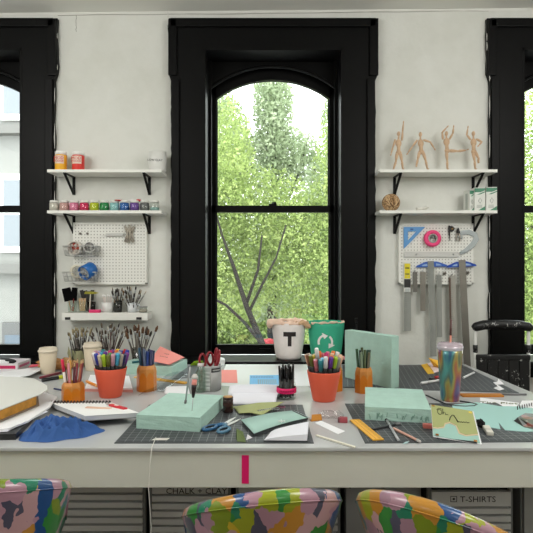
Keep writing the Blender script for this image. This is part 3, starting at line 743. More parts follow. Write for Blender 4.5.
t, r, H = glass_cup('clear glass cup with foam brushes at the left end of the low ledge', 72.5, 9.8, 11)
for dx, ry, lab in ((-.022, -.22, 'large black foam brush tilted left in the leftmost ledge cup'), (.014, .06, 'large black foam brush standing upright in the leftmost ledge cup')):
    f = thing('foam_brush', lab, 'foam brush', led(72.5)+Vector((dx*.35, 0, .006)), rot=(0, ry, 0))
    obj('handle', B(tube, [(0, 0, 0), (0, 0, .062)], .003, 6), mc((190, 150, 110)), f)
    obj('foam', B(bxm, (.05 if dx < 0 else .032, .014, .078), (0, 0, .10), bev=.004), mc((10, 10, 11), .95, spec=.08), f)
f = paintbrush('red-handled brush in the leftmost ledge cup', led(72.5)+Vector((.004, -.012, .006)), led(72.5)+Vector((.012, -.014, .08)), .075, (176, 44, 40), (120, 40, 36), .004)
t, r, H = glass_cup('clear glass cup holding pale wooden sticks beside the foam brush cup', 82.6, 9, 11)
for i in range(5):
    s = thing('craft_stick', 'pale wooden craft stick in the second cup on the low ledge', 'stick', led(82.6)+Vector((-.012+.006*i, -.004+.004*(i % 2), .006)), rot=(0, .04*(i-2), 0), group='craft sticks on the low ledge')
    obj('stick', B(bxm, (.006, .003, .075), (0, 0, .038)), mc((208, 176, 138)), s)
t, r, H = glass_cup('smoked glass cup of dark tools behind the pink box', 91.5, 8, 10, .03, m=clear('smoked_glass', (120, 118, 112), .08))
for i, (dx, h_, c) in enumerate(((-.05, .125, (52, 50, 48)), (-.03, .12, (60, 56, 54)), (-.008, .115, (46, 44, 42)), (.012, .122, (58, 54, 50)))):
    f = thing('spatula', ('dark flat spatula, %s of four behind the craft sticks' % ('first', 'second', 'third', 'fourth')[i]), 'spatula', led(90, .03)+Vector((dx*.4, .008*(i % 2), .006)), rot=(0, dx*5, 0), group='dark spatulas on the low ledge')
    obj('handle', B(tube, [(0, 0, 0), (0, 0, .06)], .004, 6), mc((80, 70, 60)), f)
    obj('blade', B(bxm, (.022, .003, .062), (0, 0, h_-.03), bev=.001), mc(c, .5), f)
f = thing('hammer', 'small hammer with a yellow-green head standing in the ledge cups', 'hammer', led(90.5, .0)+Vector((0, -.012, .03)), rot=(.02, .06, 0))
obj('handle', B(tube, [(0, 0, -.026), (0, 0, .08)], [.005, .0035], 8), mc((196, 190, 176), .4), f)
obj('head', B(prism, [(-.036, .076), (-.03, .09), (.02, .092), (.05, .086), (.02, .078)], -.006, .006, axis='y'), mc((150, 146, 44), .45), f)
t = thing('eraser_box', 'small pink box on the low ledge', 'box', led(95, -.035)); obj('box', B(bxm, (10.5*kk, .03, 2.6*kk), (0, 0, 1.3*kk), bev=.002), mc((220, 50, 110)), t)
obj('lid', B(bxm, (10.7*kk, .031, .9*kk), (0, 0, 2.5*kk), bev=.002), mc((232, 78, 132)), t)
t, r, H = glass_cup('white mug holding cotton swabs on the low ledge', 107.5, 11.8, 9.8, 0, 'mug', mc((226, 226, 224), .35))
for i in range(7):
    a = i*2*PI/7; s = thing('cotton_swab', 'white cotton swab standing in the white mug on the low ledge', 'swab', led(107.5)+Vector((.008*math.cos(a), .008*math.sin(a), .006)), rot=(.2*math.sin(-a), .22*math.cos(a), 0), group='cotton swabs in the mug')
    obj('stick', B(tube, [(0, 0, 0), (0, 0, .09)], .0016, 5), mc((232, 214, 210)), s); obj('bud', B(ball, (0, 0, .092), .0042, (1, 1, 1.7), 8), mc((240, 240, 238)), s)
t, r, H = glass_cup('dark tapered glass of paintbrushes in the middle of the low ledge', 118, 8.6, 11.5, 0, 'brush_glass', clear('dark_glass', (150, 150, 146), .1))
brushes('dark paintbrush standing in the tapered glass on the low ledge', led(118), .012, .026, .07, 12, (.10, .145), 'brushes in the tapered ledge glass', DARKH, DARKB+[(120, 84, 48)], 3)
t, r, H = glass_cup('white handled mug of paintbrushes near the right end of the ledge', 132.3, 10, 9.4, 0, 'mug', mc((222, 226, 230), .3))
obj('handle', B(tube, [(r*.9, 0, H*.8), (r*1.35, 0, H*.8), (r*1.5, 0, H*.5), (r*1.25, 0, H*.2), (r*.85, 0, H*.2)], .0045, 8), mc((222, 226, 230), .3), t)
brushes('thin paintbrush fanned out of the handled mug on the low ledge', led(132.3), .014, .05, .07, 15, (.10, .155), 'brushes in the handled ledge mug', DARKH+[(150, 140, 120), (110, 110, 108)], DARKB+[(168, 156, 136)], 5)
t = thing('glass_jar', 'small lidded glass jar at the right end of the low ledge', 'jar', led(143.3, -.02)); r = 4.2*kk; H = 6*kk
obj('glass', B(lathe, [(0, 0), (r, 0), (r, H*.8), (r*.85, H*.85)], 20), GLASS, t); obj('content', B(lathe, [(0, .003), (r*.9, .003), (r*.9, H*.6), (0, H*.6)], 20), mc((176, 168, 156)), t)
obj('lid', B(lathe, [(0, H*.84), (r*.98, H*.84), (r*.98, H), (0, H)], 20), mc((150, 150, 150), .4, metal=.5), t)
# ================================================================ WORKTABLE
YF = 1.613; YK = 2.99
TABM = mat('table_paint', (188, 190, 190), .24, var=.05, vscale=5)
APR = mat('apron_paint', (210, 211, 200), .6, var=.03, vscale=4)
t = thing('worktable', 'long pale grey worktable with a deep painted apron in front of the windows', 'table', (-.6, 2.3, 0))
o_ = Vector((-.6, 2.3, 0)); XT = -2.6
top = [(XT, YF), (1.20, YF), (1.115, YK), (XT, YK)]
obj('tabletop', B(prism, [(x-o_.x, y-o_.y) for x, y in top], TZ-.013, TZ), TABM, t, bev=.003)
bm = B(); bxm(bm, (1.18-XT, .022, .112), ((1.18+XT)/2-o_.x, YF+.020-o_.y, TZ-.013-.056), bev=.002); obj('apron', bm, APR, t)
bm = B()
a = Vector((1.16, YF+.03, 0))-o_; b = Vector((1.085, YK-.05, 0))-o_
prism(bm, [(a.x-.02, a.y), (a.x, a.y), (b.x, b.y), (b.x-.02, b.y)], TZ-.125, TZ-.013); obj('apron', bm, APR, t)
for x, y in ((1.10, YF+.08), (1.03, YK-.12), (XT+.1, YF+.08), (XT+.1, YK-.12), (-1.3, 2.5)):
    obj('leg', B(bxm, (.07, .07, TZ-.022), (x-o_.x, y-o_.y, (TZ-.022)/2), bev=.003), APR, t)
for u, v in ((338, 482), (350, 487.5), (523, 479), (466, 484)):
    pt = P(u, v, YF+.011)-o_
    if TZ-.126 < pt.z: obj('screw', B(lathe, [(.003, 0), (.003, .001), (0, .0015)], 8, mx=Matrix.Translation(pt) @ Matrix.Rotation(PI/2, 4, 'X')), mc((70, 68, 62)), t)
t = thing('tape_strip', 'bright pink strip of tape stuck down the table apron', 'tape', (xat(245.3, YF+.009), YF+.0085, zat(470.5, YF)))
obj('strip', B(bxm, (7.2*YF/F, .001, 28.5*YF/F), (0, 0, 0)), mc((228, 18, 108), .6), t)
t = thing('tape_label', 'small white paper label on the front edge of the left cutting mat', 'label', T(160, 440.5)+Vector((0, 0, .0035)))
obj('label', B(quad, [(-.026, -.008, 0), (.023, -.008, 0), (.029, .012, 0), (-.017, .012, 0)], .0006), mc((226, 222, 214)), t)
o = obj('string', B(tube, [(-.350, 1.69, TZ+.0065), (-.345, 1.609, TZ+.003), (-.352, 1.6085, TZ-.05), (-.355, 1.608, TZ-.12), (-.347, 1.608, TZ-.24), (-.362, 1.609, TZ-.45), (-.358, 1.609, .03)], .0013, 6), mc((222, 220, 212), .8))
tag(o, 'thin white string hanging from the mat edge down past the apron', 'string')
# ---- cutting mats
def matmat():
    m = mat('cutting_mat', (62, 66, 69), .55); nt = m.node_tree; b = nt.nodes['Principled BSDF']; tc = nn(nt, 'ShaderNodeTexCoord')
    br = nn(nt, 'ShaderNodeTexBrick', Scale=1.0); br.offset = 0; br.inputs['Color1'].default_value = br.inputs['Color2'].default_value = RGB(62, 66, 69)
    br.inputs['Mortar'].default_value = RGB(126, 130, 130); br.inputs['Mortar Size'].default_value = .0011; br.inputs['Brick Width'].default_value = .0254; br.inputs['Row Height'].default_value = .0254
    br.inputs['Mortar Smooth'].default_value = .1
    nt.links.new(tc.outputs['Object'], br.inputs['Vector']); nt.links.new(br.outputs['Color'], b.inputs['Base Color']); return m
MATM = matmat(); MEDGE = mc((70, 74, 76), .55)
def cmat(label, pts):
    c = sum((Vector((*p, 0)) for p in pts), Vector())/4; a = Vector((pts[1][0]-pts[0][0], pts[1][1]-pts[0][1])); rz = math.atan2(a.y, a.x)
    t = thing('cutting_mat', label, 'cutting mat', (c.x, c.y, TZ), rz); q = Matrix.Rotation(-rz, 3, 'Z')
    L = [(q @ (Vector((*p, 0))-c)) for p in pts]
    obj('border', B(prism, [p[:2] for p in L], 0, .0025), MEDGE, t)
    obj('grid', B(prism, [(p.x*.965, p.y*.955) for p in L], .0026, .0031), MATM, t)
cmat('dark cutting mat under the mint foam block left of centre', [(-.470, 1.650), (.146, 1.650), (.142, 2.105), (-.462, 2.105)])
cmat('dark cutting mat under the mint foam block right of centre', [(.305, 1.650), (.93, 1.665), (.92, 2.13), (.312, 2.122)])
cmat('dark cutting mat at the back right corner of the table', [(.345, 2.41), (1.09, 2.305), (1.085, 2.95), (.42, 2.95)])
# ---- mint foam blocks
def block(label, fl, fr, dep, h, z=TZ, name='foam_block', bend=0):
    a = Vector(fl); b = Vector(fr); w = (b-a).length; rz = math.atan2(b.y-a.y, b.x-a.x)
    t = thing(name, label, 'foam block', (a.x, a.y, z), rz, group='mint foam blocks')
    bm = bmesh.new(); bxm(bm, (w, dep, h), (w/2, dep/2, h/2)); bmesh.ops.subdivide_edges(bm, edges=bm.edges[:], cuts=7, use_grid_fill=True)
    for v in bm.verts: v.co += Vector((0, 0, .0012))*noise.noise(v.co*22)+Vector((.0008, .0012, 0))*noise.noise(v.co*90)
    obj('slab', bm, TEAL, t)
    return t, w
MZ = TZ+.0032
block('mint green foam block lying on the left cutting mat with tools stuck in it', (-.437, 1.793), (-.2185, 1.755), .31, .047, MZ).__class__
t, w = block('mint green foam block lying on the right cutting mat', (.349, 1.895), (.572, 1.853), .31, .047, MZ)
rg = random.Random(2)
for k in range(24):
    x = rg.uniform(.04, .96)*w; obj('carved_notch', B(bxm, (rg.uniform(.0015, .004), .0014, rg.uniform(.008, .024)), (x, -.0005, rg.uniform(.008, .022)), rot=(0, rg.uniform(-.5, .5), 0)), mc((132, 168, 154), .9), t)
block('mint green foam block at the back left under the coral card', (-.753, 2.725), (-.472, 2.667), .218, .047, TZ)
fl = Vector((.385, 2.62, TZ)); fr = Vector((.556, 2.375, TZ))
block('mint green foam block standing on edge behind the orange pencil holder', fl, fr, .048, .232, MZ)
# ---- coral cards and notes
def sheet(name, label, cat, pts, m, th=.0006, group=None, part='sheet'):
    pts = [Vector(p) for p in pts]; c = sum(pts, Vector())/len(pts); c.z = min(p.z for p in pts)
    t = thing(name, label, cat, c, group=group); obj(part, B(quad, [p-c for p in pts], th), m, t); t['_c'] = 0; del t['_c']
    return t
zb = TZ+.049
a, b, c, d = P(150, 361.5, 2.69), P(169.5, 365.6, 2.665), P(184.6, 357.5, 2.87), P(160, 346.6, 2.90)
t = sheet('coral_card', 'coral pink card propped at a slant on the back left foam block', 'card', [a+Vector((0, 0, .004)), b+Vector((0, 0, .004)), c, d], CORALP, .002, part='card')
tl = t.location
bm = B()
for s, (f, g) in enumerate(((.42, .62), (.48, .40))):
    p0 = a.lerp(b, f).lerp(d.lerp(c, f), g)-tl+Vector((0, -.001, .008)); e = (b-a).normalized()*.5+(d-a).normalized()*.05
    for k in range(5): tube(bm, [p0+e*(.018*k-.05), p0+e*(.018*k-.05+.011)+Vector((0, .002, .001))], .0016, 4)
obj('handwriting', bm, mc((110, 70, 68)), t)
t = sheet('booklet', 'lilac white booklet under the coral card', 'booklet', [T(152, 362.5, zb), T(166, 365, zb), T(176, 360.5, zb), T(160, 357, zb)], mc((206, 196, 222), .8), .012)
t = thing('pencil_stub', 'dark teal pencil stub on the back left foam block', 'pencil', T(138, 361.5, zb+.008), rot=(0, -.1, .35)); obj('barrel', B(tube, [(-.03, 0, 0), (.028, 0, 0)], .006, 6), mc((30, 92, 100)), t); obj('tip', B(tube, [(.028, 0, 0), (.042, 0, 0)], [.006, .001], 6), mc((60, 60, 60)), t)
t = sheet('white_board', 'large thin white board lying at the back of the table by the middle window', 'board', [(-.225, 2.44, TZ), (.325, 2.44, TZ), (.325, 2.975, TZ), (-.225, 2.975, TZ)], mat('white_laminate', (236, 238, 240), .3), .002, part='panel')
t = sheet('sticky_note', 'coral pink note lying at the back of the table left of centre', 'note', [T(220, 382.6, TZ+.0024), T(237.6, 383, TZ+.0024), T(236.6, 370, TZ+.0024), T(220.5, 370, TZ+.0024)], CORALP, part='note')
t = sheet('blue_card', 'bright blue printed card at the back of the table in the middle', 'card', [T(249.6, 386, TZ+.0024), T(280.5, 386, TZ+.0024), T(279, 375.2, TZ+.0024), T(249.8, 375.4, TZ+.0024)], mc((96, 178, 226), .6), .001, part='card')
for pts, cc in (([T(258, 384.3, TZ+.0024), T(277.5, 384.3, TZ+.0024), T(277, 379.6, TZ+.0024), T(257.6, 379.6, TZ+.0024)], (116, 150, 164)), ([T(251, 378, TZ+.0024), T(274, 378, TZ+.0024), T(273.6, 376.4, TZ+.0024), T(251, 376.4, TZ+.0024)], (70, 132, 180))):
    bm = B(); A = [p-t.location+Vector((0, 0, .0012)) for p in pts]
    for k in range(10 if cc[0] == 116 else 14):
        n_ = 10 if cc[0] == 116 else 14; f0, f1 = k/n_, (k+.62)/n_
        quad(bm, [A[0].lerp(A[1], f0), A[0].lerp(A[1], f1), A[3].lerp(A[2], f1), A[3].lerp(A[2], f0)], .0003)
    obj('printed_text', bm, mc(cc), t)
# ---- fanned and folded white papers in the middle
def curl(name, label, cat, pts, lift, m, th=.0008, n=14, group=None, part='sheet'):
    """sheet over four table points bowed upward by lift(s, r)"""
    pts = [Vector(p) for p in pts]; c = sum(pts, Vector())/4; c.z = pts[0].z; bm = bmesh.new(); G_ = []
    for i in range(n+1):
        row = []
        for j in range(n+1):
            s, r = i/n, j/n; p = pts[0].lerp(pts[1], s).lerp(pts[3].lerp(pts[2], s), r); p = p+Vector((0, 0, lift(s, r)))
            row.append(bm.verts.new(p-c))
        G_.append(row)
    for i in range(n):
        for j in range(n): f = bm.faces.new([G_[i][j], G_[i+1][j], G_[i+1][j+1], G_[i][j+1]]); f.smooth = True
    t = thing(name, label, cat, c, group=group); o = obj(part, bm, m, t)
    md = o.modifiers.new('thick', 'SOLIDIFY'); md.thickness = th; md.offset = 1
    return t
LILW = mat('cool_white_paper', (234, 234, 242), .85)
curl('folded_paper', 'lower white folded paper stack behind the olive paper', 'paper', [T(232, 405.5), T(276, 405.5), T(279, 397), T(231, 397)], lambda s, r: .002+.024*math.sin(PI*min(1, r*1.15))**.7, LILW, .006)
curl('folded_paper', 'upper white paper fold bulging behind the lower one, by the pen jar', 'paper', [T(228, 398.5), T(282, 398), T(283, 389.5), T(232, 389.5)], lambda s, r: .004+.031*math.sin(PI*min(1, r*1.1+.03))**.6*(.85+.15*math.sin(PI*s)), LILW, .006)
t = curl('olive_paper', 'olive green creased paper between white folds and mint booklet', 'paper', [T(239, 414.5, MZ), T(262, 416.5, MZ), T(284, 407, MZ), T(233, 408, MZ)], lambda s, r: .004+.016*s*r+.006*(1-abs(2*s-1)), OLIVE, .001)
t = thing('spring_clip', 'coiled silver wire clip beside the olive paper', 'clip', T(266, 410.5, MZ+.008), rz=.55)
obj('coil', B(tube, [(-.035+.07*k/60, .006*math.cos(k*.9), .006*math.sin(k*.9)) for k in range(61)], .0016, 5), STEEL, t)
obj('end_ring', B(tube, [(.046+.011*math.cos(a), .011*math.sin(a), 0) for a in np.linspace(0, 2*PI, 17)], .0018, 5, cap=False), STEEL, t)
t = thing('ring', 'little maroon elastic band beside the silver wire clip', 'band', T(279, 407.5, TZ+.003), rz=.3); obj('band', B(tube, [(.024*math.cos(a), .012*math.sin(a), 0) for a in np.linspace(0, 2*PI, 21)], .0025, 6, cap=False), mc((130, 52, 84)), t)
# mint folded booklet and white pad
z0 = MZ
def bookfold(name, label, pts, h, mcover, mpage, bow=.006):
    pts = [Vector(p) for p in pts]; c = sum(pts, Vector())/4; c.z = pts[0].z; t = thing(name, label, 'booklet', c)
    L = [p-c for p in pts]
    obj('cover', B(quad, [p for p in L], .0012), mcover, t)
    obj('page_block', B(quad, [p*.97+Vector((0, 0, .0014)) for p in L], h-.003), mpage, t)
    bm = bmesh.new(); n = 12; R_ = []
    for i in range(n+1):
        s = i/n; zz = h+bow*math.sin(PI*s)
        R_.append([bm.verts.new(L[0].lerp(L[1], s)+Vector((0, 0, zz))), bm.verts.new(L[3].lerp(L[2], s)+Vector((0, 0, zz*1.0)))])
    for i in range(n): f = bm.faces.new([R_[i][0], R_[i+1][0], R_[i+1][1], R_[i][1]]); f.smooth = True
    o = obj('cover', bm, mcover, t); md = o.modifiers.new('t', 'SOLIDIFY'); md.thickness = .0015
    return t
MINTC = mat('mint_card', (170, 204, 194), .8)
DARKC = mc((60, 64, 66), .7)
t = thing('booklet', 'mint green stitched booklet lying in the centre of the left mat', 'booklet', T(275, 424, z0), 0)
c0 = t.location
L = [T(254, 437, z0), T(309, 419.5, z0), T(294, 412.5, z0), T(241, 423, z0)]
L = [p-c0 for p in L]
obj('page_block', B(quad, [p*.97 for p in L], .009), DARKC, t)
bm = bmesh.new(); n = 14; R_ = []
for i in range(n+1):
    s = i/n; zz = .012+.005*math.sin(PI*s)-.004*s
    R_.append([bm.verts.new(L[0].lerp(L[1], s)+Vector((0, 0, zz))), bm.verts.new(L[3].lerp(L[2], s)+Vector((0, 0, zz)))])
for i in range(n): bm.faces.new([R_[i][0], R_[i+1][0], R_[i+1][1], R_[i][1]]).smooth = True
o = obj('cover', bm, MINTC, t); md = o.modifiers.new('t', 'SOLIDIFY'); md.thickness = .0016; md.offset = -1
bm = B()
for a_, b_ in ((-.012, .012), (.012, -.012)): tube(bm, [(.022+a_, -.035, .0175), (.022+b_, -.020, .0178)], .0012, 5)
tube(bm, [(.02, -.045, .0165), (.024, -.03, .0178), (.021, -.010, .018)], .0012, 5)
obj('stitching', bm, mc((226, 230, 226)), t)
t = thing('notepad', 'white folded paper pad lying in front of the mint booklet', 'notepad', T(287, 436, z0)); c0 = t.location
L = [T(263.5, 441.5, z0)-c0, T(307.5, 442, z0)-c0, T(309, 428.5, z0)-c0, T(271, 432.5, z0)-c0]
obj('backing', B(quad, L, .003), DARKC, t)
bm = bmesh.new(); n = 12; R_ = []
for i in range(n+1):
    s = i/n; zz = .020*s**.6+.004
    R_.append([bm.verts.new(L[0].lerp(L[1], s)*.98+Vector((0, 0, .0035))), bm.verts.new(L[3].lerp(L[2], s)*.98+Vector((0, 0, .0035))), bm.verts.new(L[3].lerp(L[2], s)*.98+Vector((0, 0, zz))), bm.verts.new(L[0].lerp(L[1], s)*.98+Vector((0, 0, zz)))])
for i in range(n):
    for k in range(4): bm.faces.new([R_[i][k], R_[i+1][k], R_[i+1][(k+1) % 4], R_[i][(k+1) % 4]])
bm.faces.new(R_[0][::-1]); bm.faces.new(R_[-1]); obj('pages', bm, LILW, t)
t = sheet('green_card', 'small dark olive card standing folded at the front of the left mat', 'card', [T(237, 441.5, MZ), T(246, 442.5, MZ), P(243, 432, 1.74), P(236.5, 428.5, 1.735)], mat('moss_card', (92, 108, 58), .7), .0012, part='front_leaf')
obj('back_leaf', B(quad, [p-t.location for p in (T(236, 439.5, MZ), T(244.5, 441.5, MZ), P(243, 432, 1.745), P(236.5, 428.5, 1.74))], .001), mc((66, 78, 44)), t)
t = sheet('paper_scrap', 'small white triangular scrap beside the dark olive card', 'scrap', [T(246, 440, MZ), T(252.5, 437.8, MZ), T(247.5, 434.5, MZ+.012)], PAPER)
# ---- bits in the gap between the mats
sheet('paper_strip', 'white paper strip lying right of the white pad', 'strip', [T(315, 423.2), T(338, 434.3), T(345, 431.5), T(321, 421)], PAPER, .0015)
t = thing('wooden_stick', 'pale wooden stick lying near the front edge between the mats', 'stick', T(335, 441, TZ+.003), rz=math.atan2(T(354, 446.8).y-T(315.5, 435).y, T(354, 446.8).x-T(315.5, 435).x))
L_ = (T(354, 446.8)-T(315.5, 435)).length; obj('stick', B(bxm, (L_, .010, .004), (0, 0, 0), bev=.0014), mc((226, 222, 206), .7), t)
t = thing('eraser', 'maroon and grey eraser between the two cutting mats', 'eraser', T(343.5, 422.3), rz=-.15); obj('rubber', B(bxm, (.028, .022, .018), (0, 0, .009), bev=.004), mc((162, 74, 82), .7), t); obj('worn_end', B(bxm, (.008, .020, .016), (-.016, 0, .008), bev=.003), mc((120, 80, 84), .8), t)
t = thing('brown_tag', 'small folded brown leather tag at the tip of the mint booklet', 'tag', T(316.5, 420), rz=.35)
obj('flap', B(quad, [(-.026, -.012, .001), (.016, -.012, .001), (.024, .012, .016), (-.012, .014, .016)], .001), mc((186, 122, 40), .6), t); obj('base', B(quad, [(-.026, -.012, 0), (.016, -.012, 0), (.018, .012, 0), (-.024, .012, 0)], .0008), mc((140, 88, 30), .6), t)
random.seed(8)
bm = bmesh.new(); bmesh.ops.create_icosphere(bm, subdivisions=3, radius=1)
for v in bm.verts: v.co = Vector((v.co.x*.048, v.co.y*.020, max(0, v.co.z*.015+.010)+.012*abs(noise.noise(v.co*3.2))))
o = obj('plastic_wrap', bm, clear('clear_film', (246, 247, 247), .06, .15), loc=T(331, 418.5)); tag(o, 'crumpled clear plastic wrap left of the maroon eraser', 'wrap')
# yellow wooden rulers
def woodruler(label, a, b, w, m=YELLOW, th=.004, z=TZ):
    a = Vector(a); b = Vector(b); c = (a+b)/2; L = (b-a).length; rz = math.atan2(b.y-a.y, b.x-a.x)
    t = thing('wooden_ruler', label, 'ruler', (c.x, c.y, a.z), rz); obj('blade', B(bxm, (L, w, th), (0, 0, th/2), bev=.0008), m, t)
    bm = B()
    for i in range(int(L/.006)): bxm(bm, (.0006, w*(.3 if i % 5 else .45), .0003), (-L/2+.003+.006*i, w*.26, th+.0001))
    obj('scale', bm, mc((120, 84, 40)), t)
    obj('groove', B(bxm, (L*.98, .002, .0004), (0, -w*.18, th)), mc((196, 140, 50)), t); return t
woodruler('yellow wooden ruler lying slanted on the left edge of the right mat', T(354.5, 420.3, MZ), T(378.5, 440.5, MZ), .036)
woodruler('yellow wooden ruler under the back left foam block edge', T(136, 377), T(187, 383.5), .034)
woodruler('orange wooden ruler lying between the tumbler and the right table edge', T(461, 396), T(502, 396), .040, mat('orange_ruler', (190, 118, 30), .5), .007)
t = thing('steel_rod', 'thin grey rod in line with the orange ruler at the right', 'rod', T(514, 394.3, TZ+.004), rz=0); obj('rod', B(tube, [(-.052, 0, 0), (.052, 0, 0)], .0045, 8), mc((120, 120, 122), .4, metal=.4), t)
# ---- pens and holders
def pen(label, name, base, tip, L, barrel, cap=None, capL=.06, r=.0052, group=None, cat='pen', point=None, lead=None):
    base = Vector(base); dv = (Vector(tip)-base).normalized(); q = Vector((0, 0, 1)).rotation_difference(dv)
    t = thing(name, label, cat, base, rot=q.to_euler(), group=group)
    e = L-capL if cap else L
    obj('barrel', B(tube, [(0, 0, 0), (0, 0, .006), (0, 0, .11 if r > .008 else .02), (0, 0, e)], [r*(.40 if r > .008 else .7), r*(.46 if r > .008 else 1), r, r], 8), mc(barrel, .35), t)
    if cap: obj('cap', B(tube, [(0, 0, e-.001), (0, 0, L-.006), (0, 0, L)], [r*1.04, r*1.04, r*.88], 10), mc(cap, .35), t)
    elif point: 
        obj('sharpened_tip', B(tube, [(0, 0, L), (0, 0, L+.016)], [r, r*.25], 8), mc(point), t); obj('lead', B(tube, [(0, 0, L+.015), (0, 0, L+.021)], [r*.3, r*.05], 6), mc(lead or barrel), t)
    return t
CN = {'purple': (122, 62, 140), 'plum': (150, 70, 110), 'lavender': (180, 164, 214), 'white': (228, 226, 226), 'royal blue': (52, 62, 160), 'navy': (32, 38, 92), 'beige': (206, 192, 172), 'lime': (166, 196, 48), 'olive': (106, 112, 44), 'mauve': (196, 146, 160),
      'sky blue': (70, 160, 196), 'grey': (150, 150, 146), 'warm grey': (176, 164, 150), 'teal': (44, 128, 138), 'red': (200, 48, 52), 'orange': (226, 120, 56), 'pink': (230, 130, 160), 'yellow': (226, 200, 70), 'green': (70, 140, 80), 'brown': (132, 84, 58), 'dusty rose': (196, 110, 122), 'peach': (232, 184, 156), 'violet': (100, 44, 140), 'dark green': (44, 84, 60), 'magenta': (196, 44, 110)}
ORD = ['first', 'second', 'third', 'fourth', 'fifth', 'sixth', 'seventh', 'eighth', 'ninth', 'tenth', 'eleventh', 'twelfth']
def pot(label, c, rb, rr, h):
    t = thing('plant_pot', label, 'pot', c)
    obj('pot', B(lathe, [(0, 0), (rb*.92, 0), (rb, .004), (rr, h-.004), (rr, h), (rr*.94, h), (rb*.9, .008), (0, .008)], 40), CORAL, t)
    return t
def fill(where, grp, c, rb, rr, h, rows, Lr, seed, capL=.055):
    """rows: list of (row name, radius factor, start angle, end angle, colours left to right)"""
    rg = random.Random(seed)
    for nm, f, a0, a1, cols in rows:
        n = len(cols)
        for i, cn in enumerate(cols):
            a = a0+(a1-a0)*(i+.5)/n
            dx, dy = math.cos(a), math.sin(a)
            b = Vector(c)+Vector((dx*rb*f, dy*rb*f, .009)); tp = Vector(c)+Vector((dx*rr*f, dy*rr*f, h))
            L = rg.uniform(*Lr)+(.035 if cn.startswith('*') else 0); cn = cn.strip('*')
            pen('%s capped pen, %s from left in the %s row of the %s' % (cn, ORD[i], nm, where), 'felt_tip_pen', b, tp, L, (24, 24, 26), CN[cn], capL, .0084, group=grp)
p1 = Vector((-.657, 2.252, TZ)); pot('coral pot of capped pens on the left beside the paper cup', p1, .046, .067, .121)
W1 = 'left coral pot'
fill(W1, 'pens in the left coral pot', p1, .024, .0535, .121, [
  ('front', 1, PI*1.06, PI*1.94, ['plum', 'white', 'royal blue', 'beige', 'lime', 'olive', 'mauve', 'sky blue', 'warm grey', 'navy']),
  ('back', 1, PI*.98, PI*.02, ['mauve', 'lavender', 'teal', 'grey', 'purple', 'yellow', 'navy', 'red', 'royal blue', 'purple']),
  ('middle', .60, PI*1.02, PI*1.98, ['pink', 'sky blue', 'violet', 'green', 'grey', 'warm grey']),
  ('inner', .60, PI*.93, PI*.07, ['teal', 'magenta', 'orange', 'royal blue'])], (.178, .188), 1, .048)
p2 = Vector((.235, 2.187, TZ)); pot('coral pot of brush markers in the centre of the table', p2, .046, .069, .121)
fill('centre coral pot', 'markers in the centre coral pot', p2, .024, .055, .121, [
  ('front', 1, PI*1.06, PI*1.94, ['brown', 'olive', 'dusty rose', 'teal', 'white', 'violet', 'lime', 'grey', 'peach']),
  ('back', 1, PI*.98, PI*.02, ['peach', 'beige', 'brown', 'warm grey', 'dusty rose', 'pink', 'orange', 'white', 'peach']),
  ('middle', .60, PI*1.02, PI*1.98, ['yellow', '*white', 'sky blue', 'red', 'orange', 'green']),
  ('inner', .60, PI*.93, PI*.07, ['beige', 'orange', 'magenta', 'peach'])], (.172, .190), 2, .046)
def holder(label, c, r, h, rz=.2):
    t = thing('pencil_holder', label, 'pencil holder', c, rz, group='orange pencil shaped holders'); n = 8
    def pt(k, rr, z): a = 2*PI*k/n; return Vector((rr*math.cos(a), rr*math.sin(a), z))
    bo = bmesh.new(); bw = bmesh.new(); g = r*1.012
    for k in range(n):
        # orange facets end in a scallop; the wood shows above, leaning inward
        m = 6
        low = [pt(k, g, 0), pt(k+1, g, 0)]
        topc = []
        for j in range(m+1):
            s = j/m; p = pt(k, g, 0).lerp(pt(k+1, g, 0), s); topc.append(Vector((p.x, p.y, h*(.54+.20*math.sin(PI*s)))))
        bo.faces.new([bo.verts.new(p) for p in low+topc[::-1]])
        prev = None
        rings = [(r, 0), (r, h*.76), (r*.96, h*.87), (r*.80, h), (r*.68, h), (r*.62, .008), (0.0001, .008)]
        for (r0, z0_), (r1, z1_) in zip(rings, rings[1:]):
            bw.faces.new([bw.verts.new(q_) for q_ in (pt(k, r0, z0_), pt(k+1, r0, z0_), pt(k+1, r1, z1_), pt(k, r1, z1_))])
    bmesh.ops.remove_doubles(bw, verts=bw.verts, dist=.0003)
    bw.faces.new([v for v in sorted([v for v in bw.verts if v.co.z < .001], key=lambda v: -math.atan2(v.co.y, v.co.x))])
    obj('cup', bw, AMBW, t); obj('painted_facets', bo, AMBER, t, )
    return t
def pencils(where, c, r, h, cols, Lr, seed, tips=True, cat='pencil', name='pencil', rp=.0038, ferr=None):
    rg = random.Random(seed); n = len(cols)
    for i, (cn, col) in enumerate(cols):
        a = 2*PI*i/n+.4; f = (1, .6)[i % 2]
        b = Vector(c)+Vector((math.cos(a)*r*.40*f, math.sin(a)*r*.40*f, .01)); tp = Vector(c)+Vector((math.cos(a)*r*.6*f, math.sin(a)*r*.6*f, h))
        pen('%s pencil standing in %s' % (cn, where), name, b, tp, rg.uniform(*Lr), col, None, 0, rp, 'pencils in '+where, cat, (206, 168, 124) if tips else None)
hA = Vector((-.53, 2.362, TZ)); holder('orange pencil holder of blue pencils between left coral pot and back foam block', hA, .043, .112)
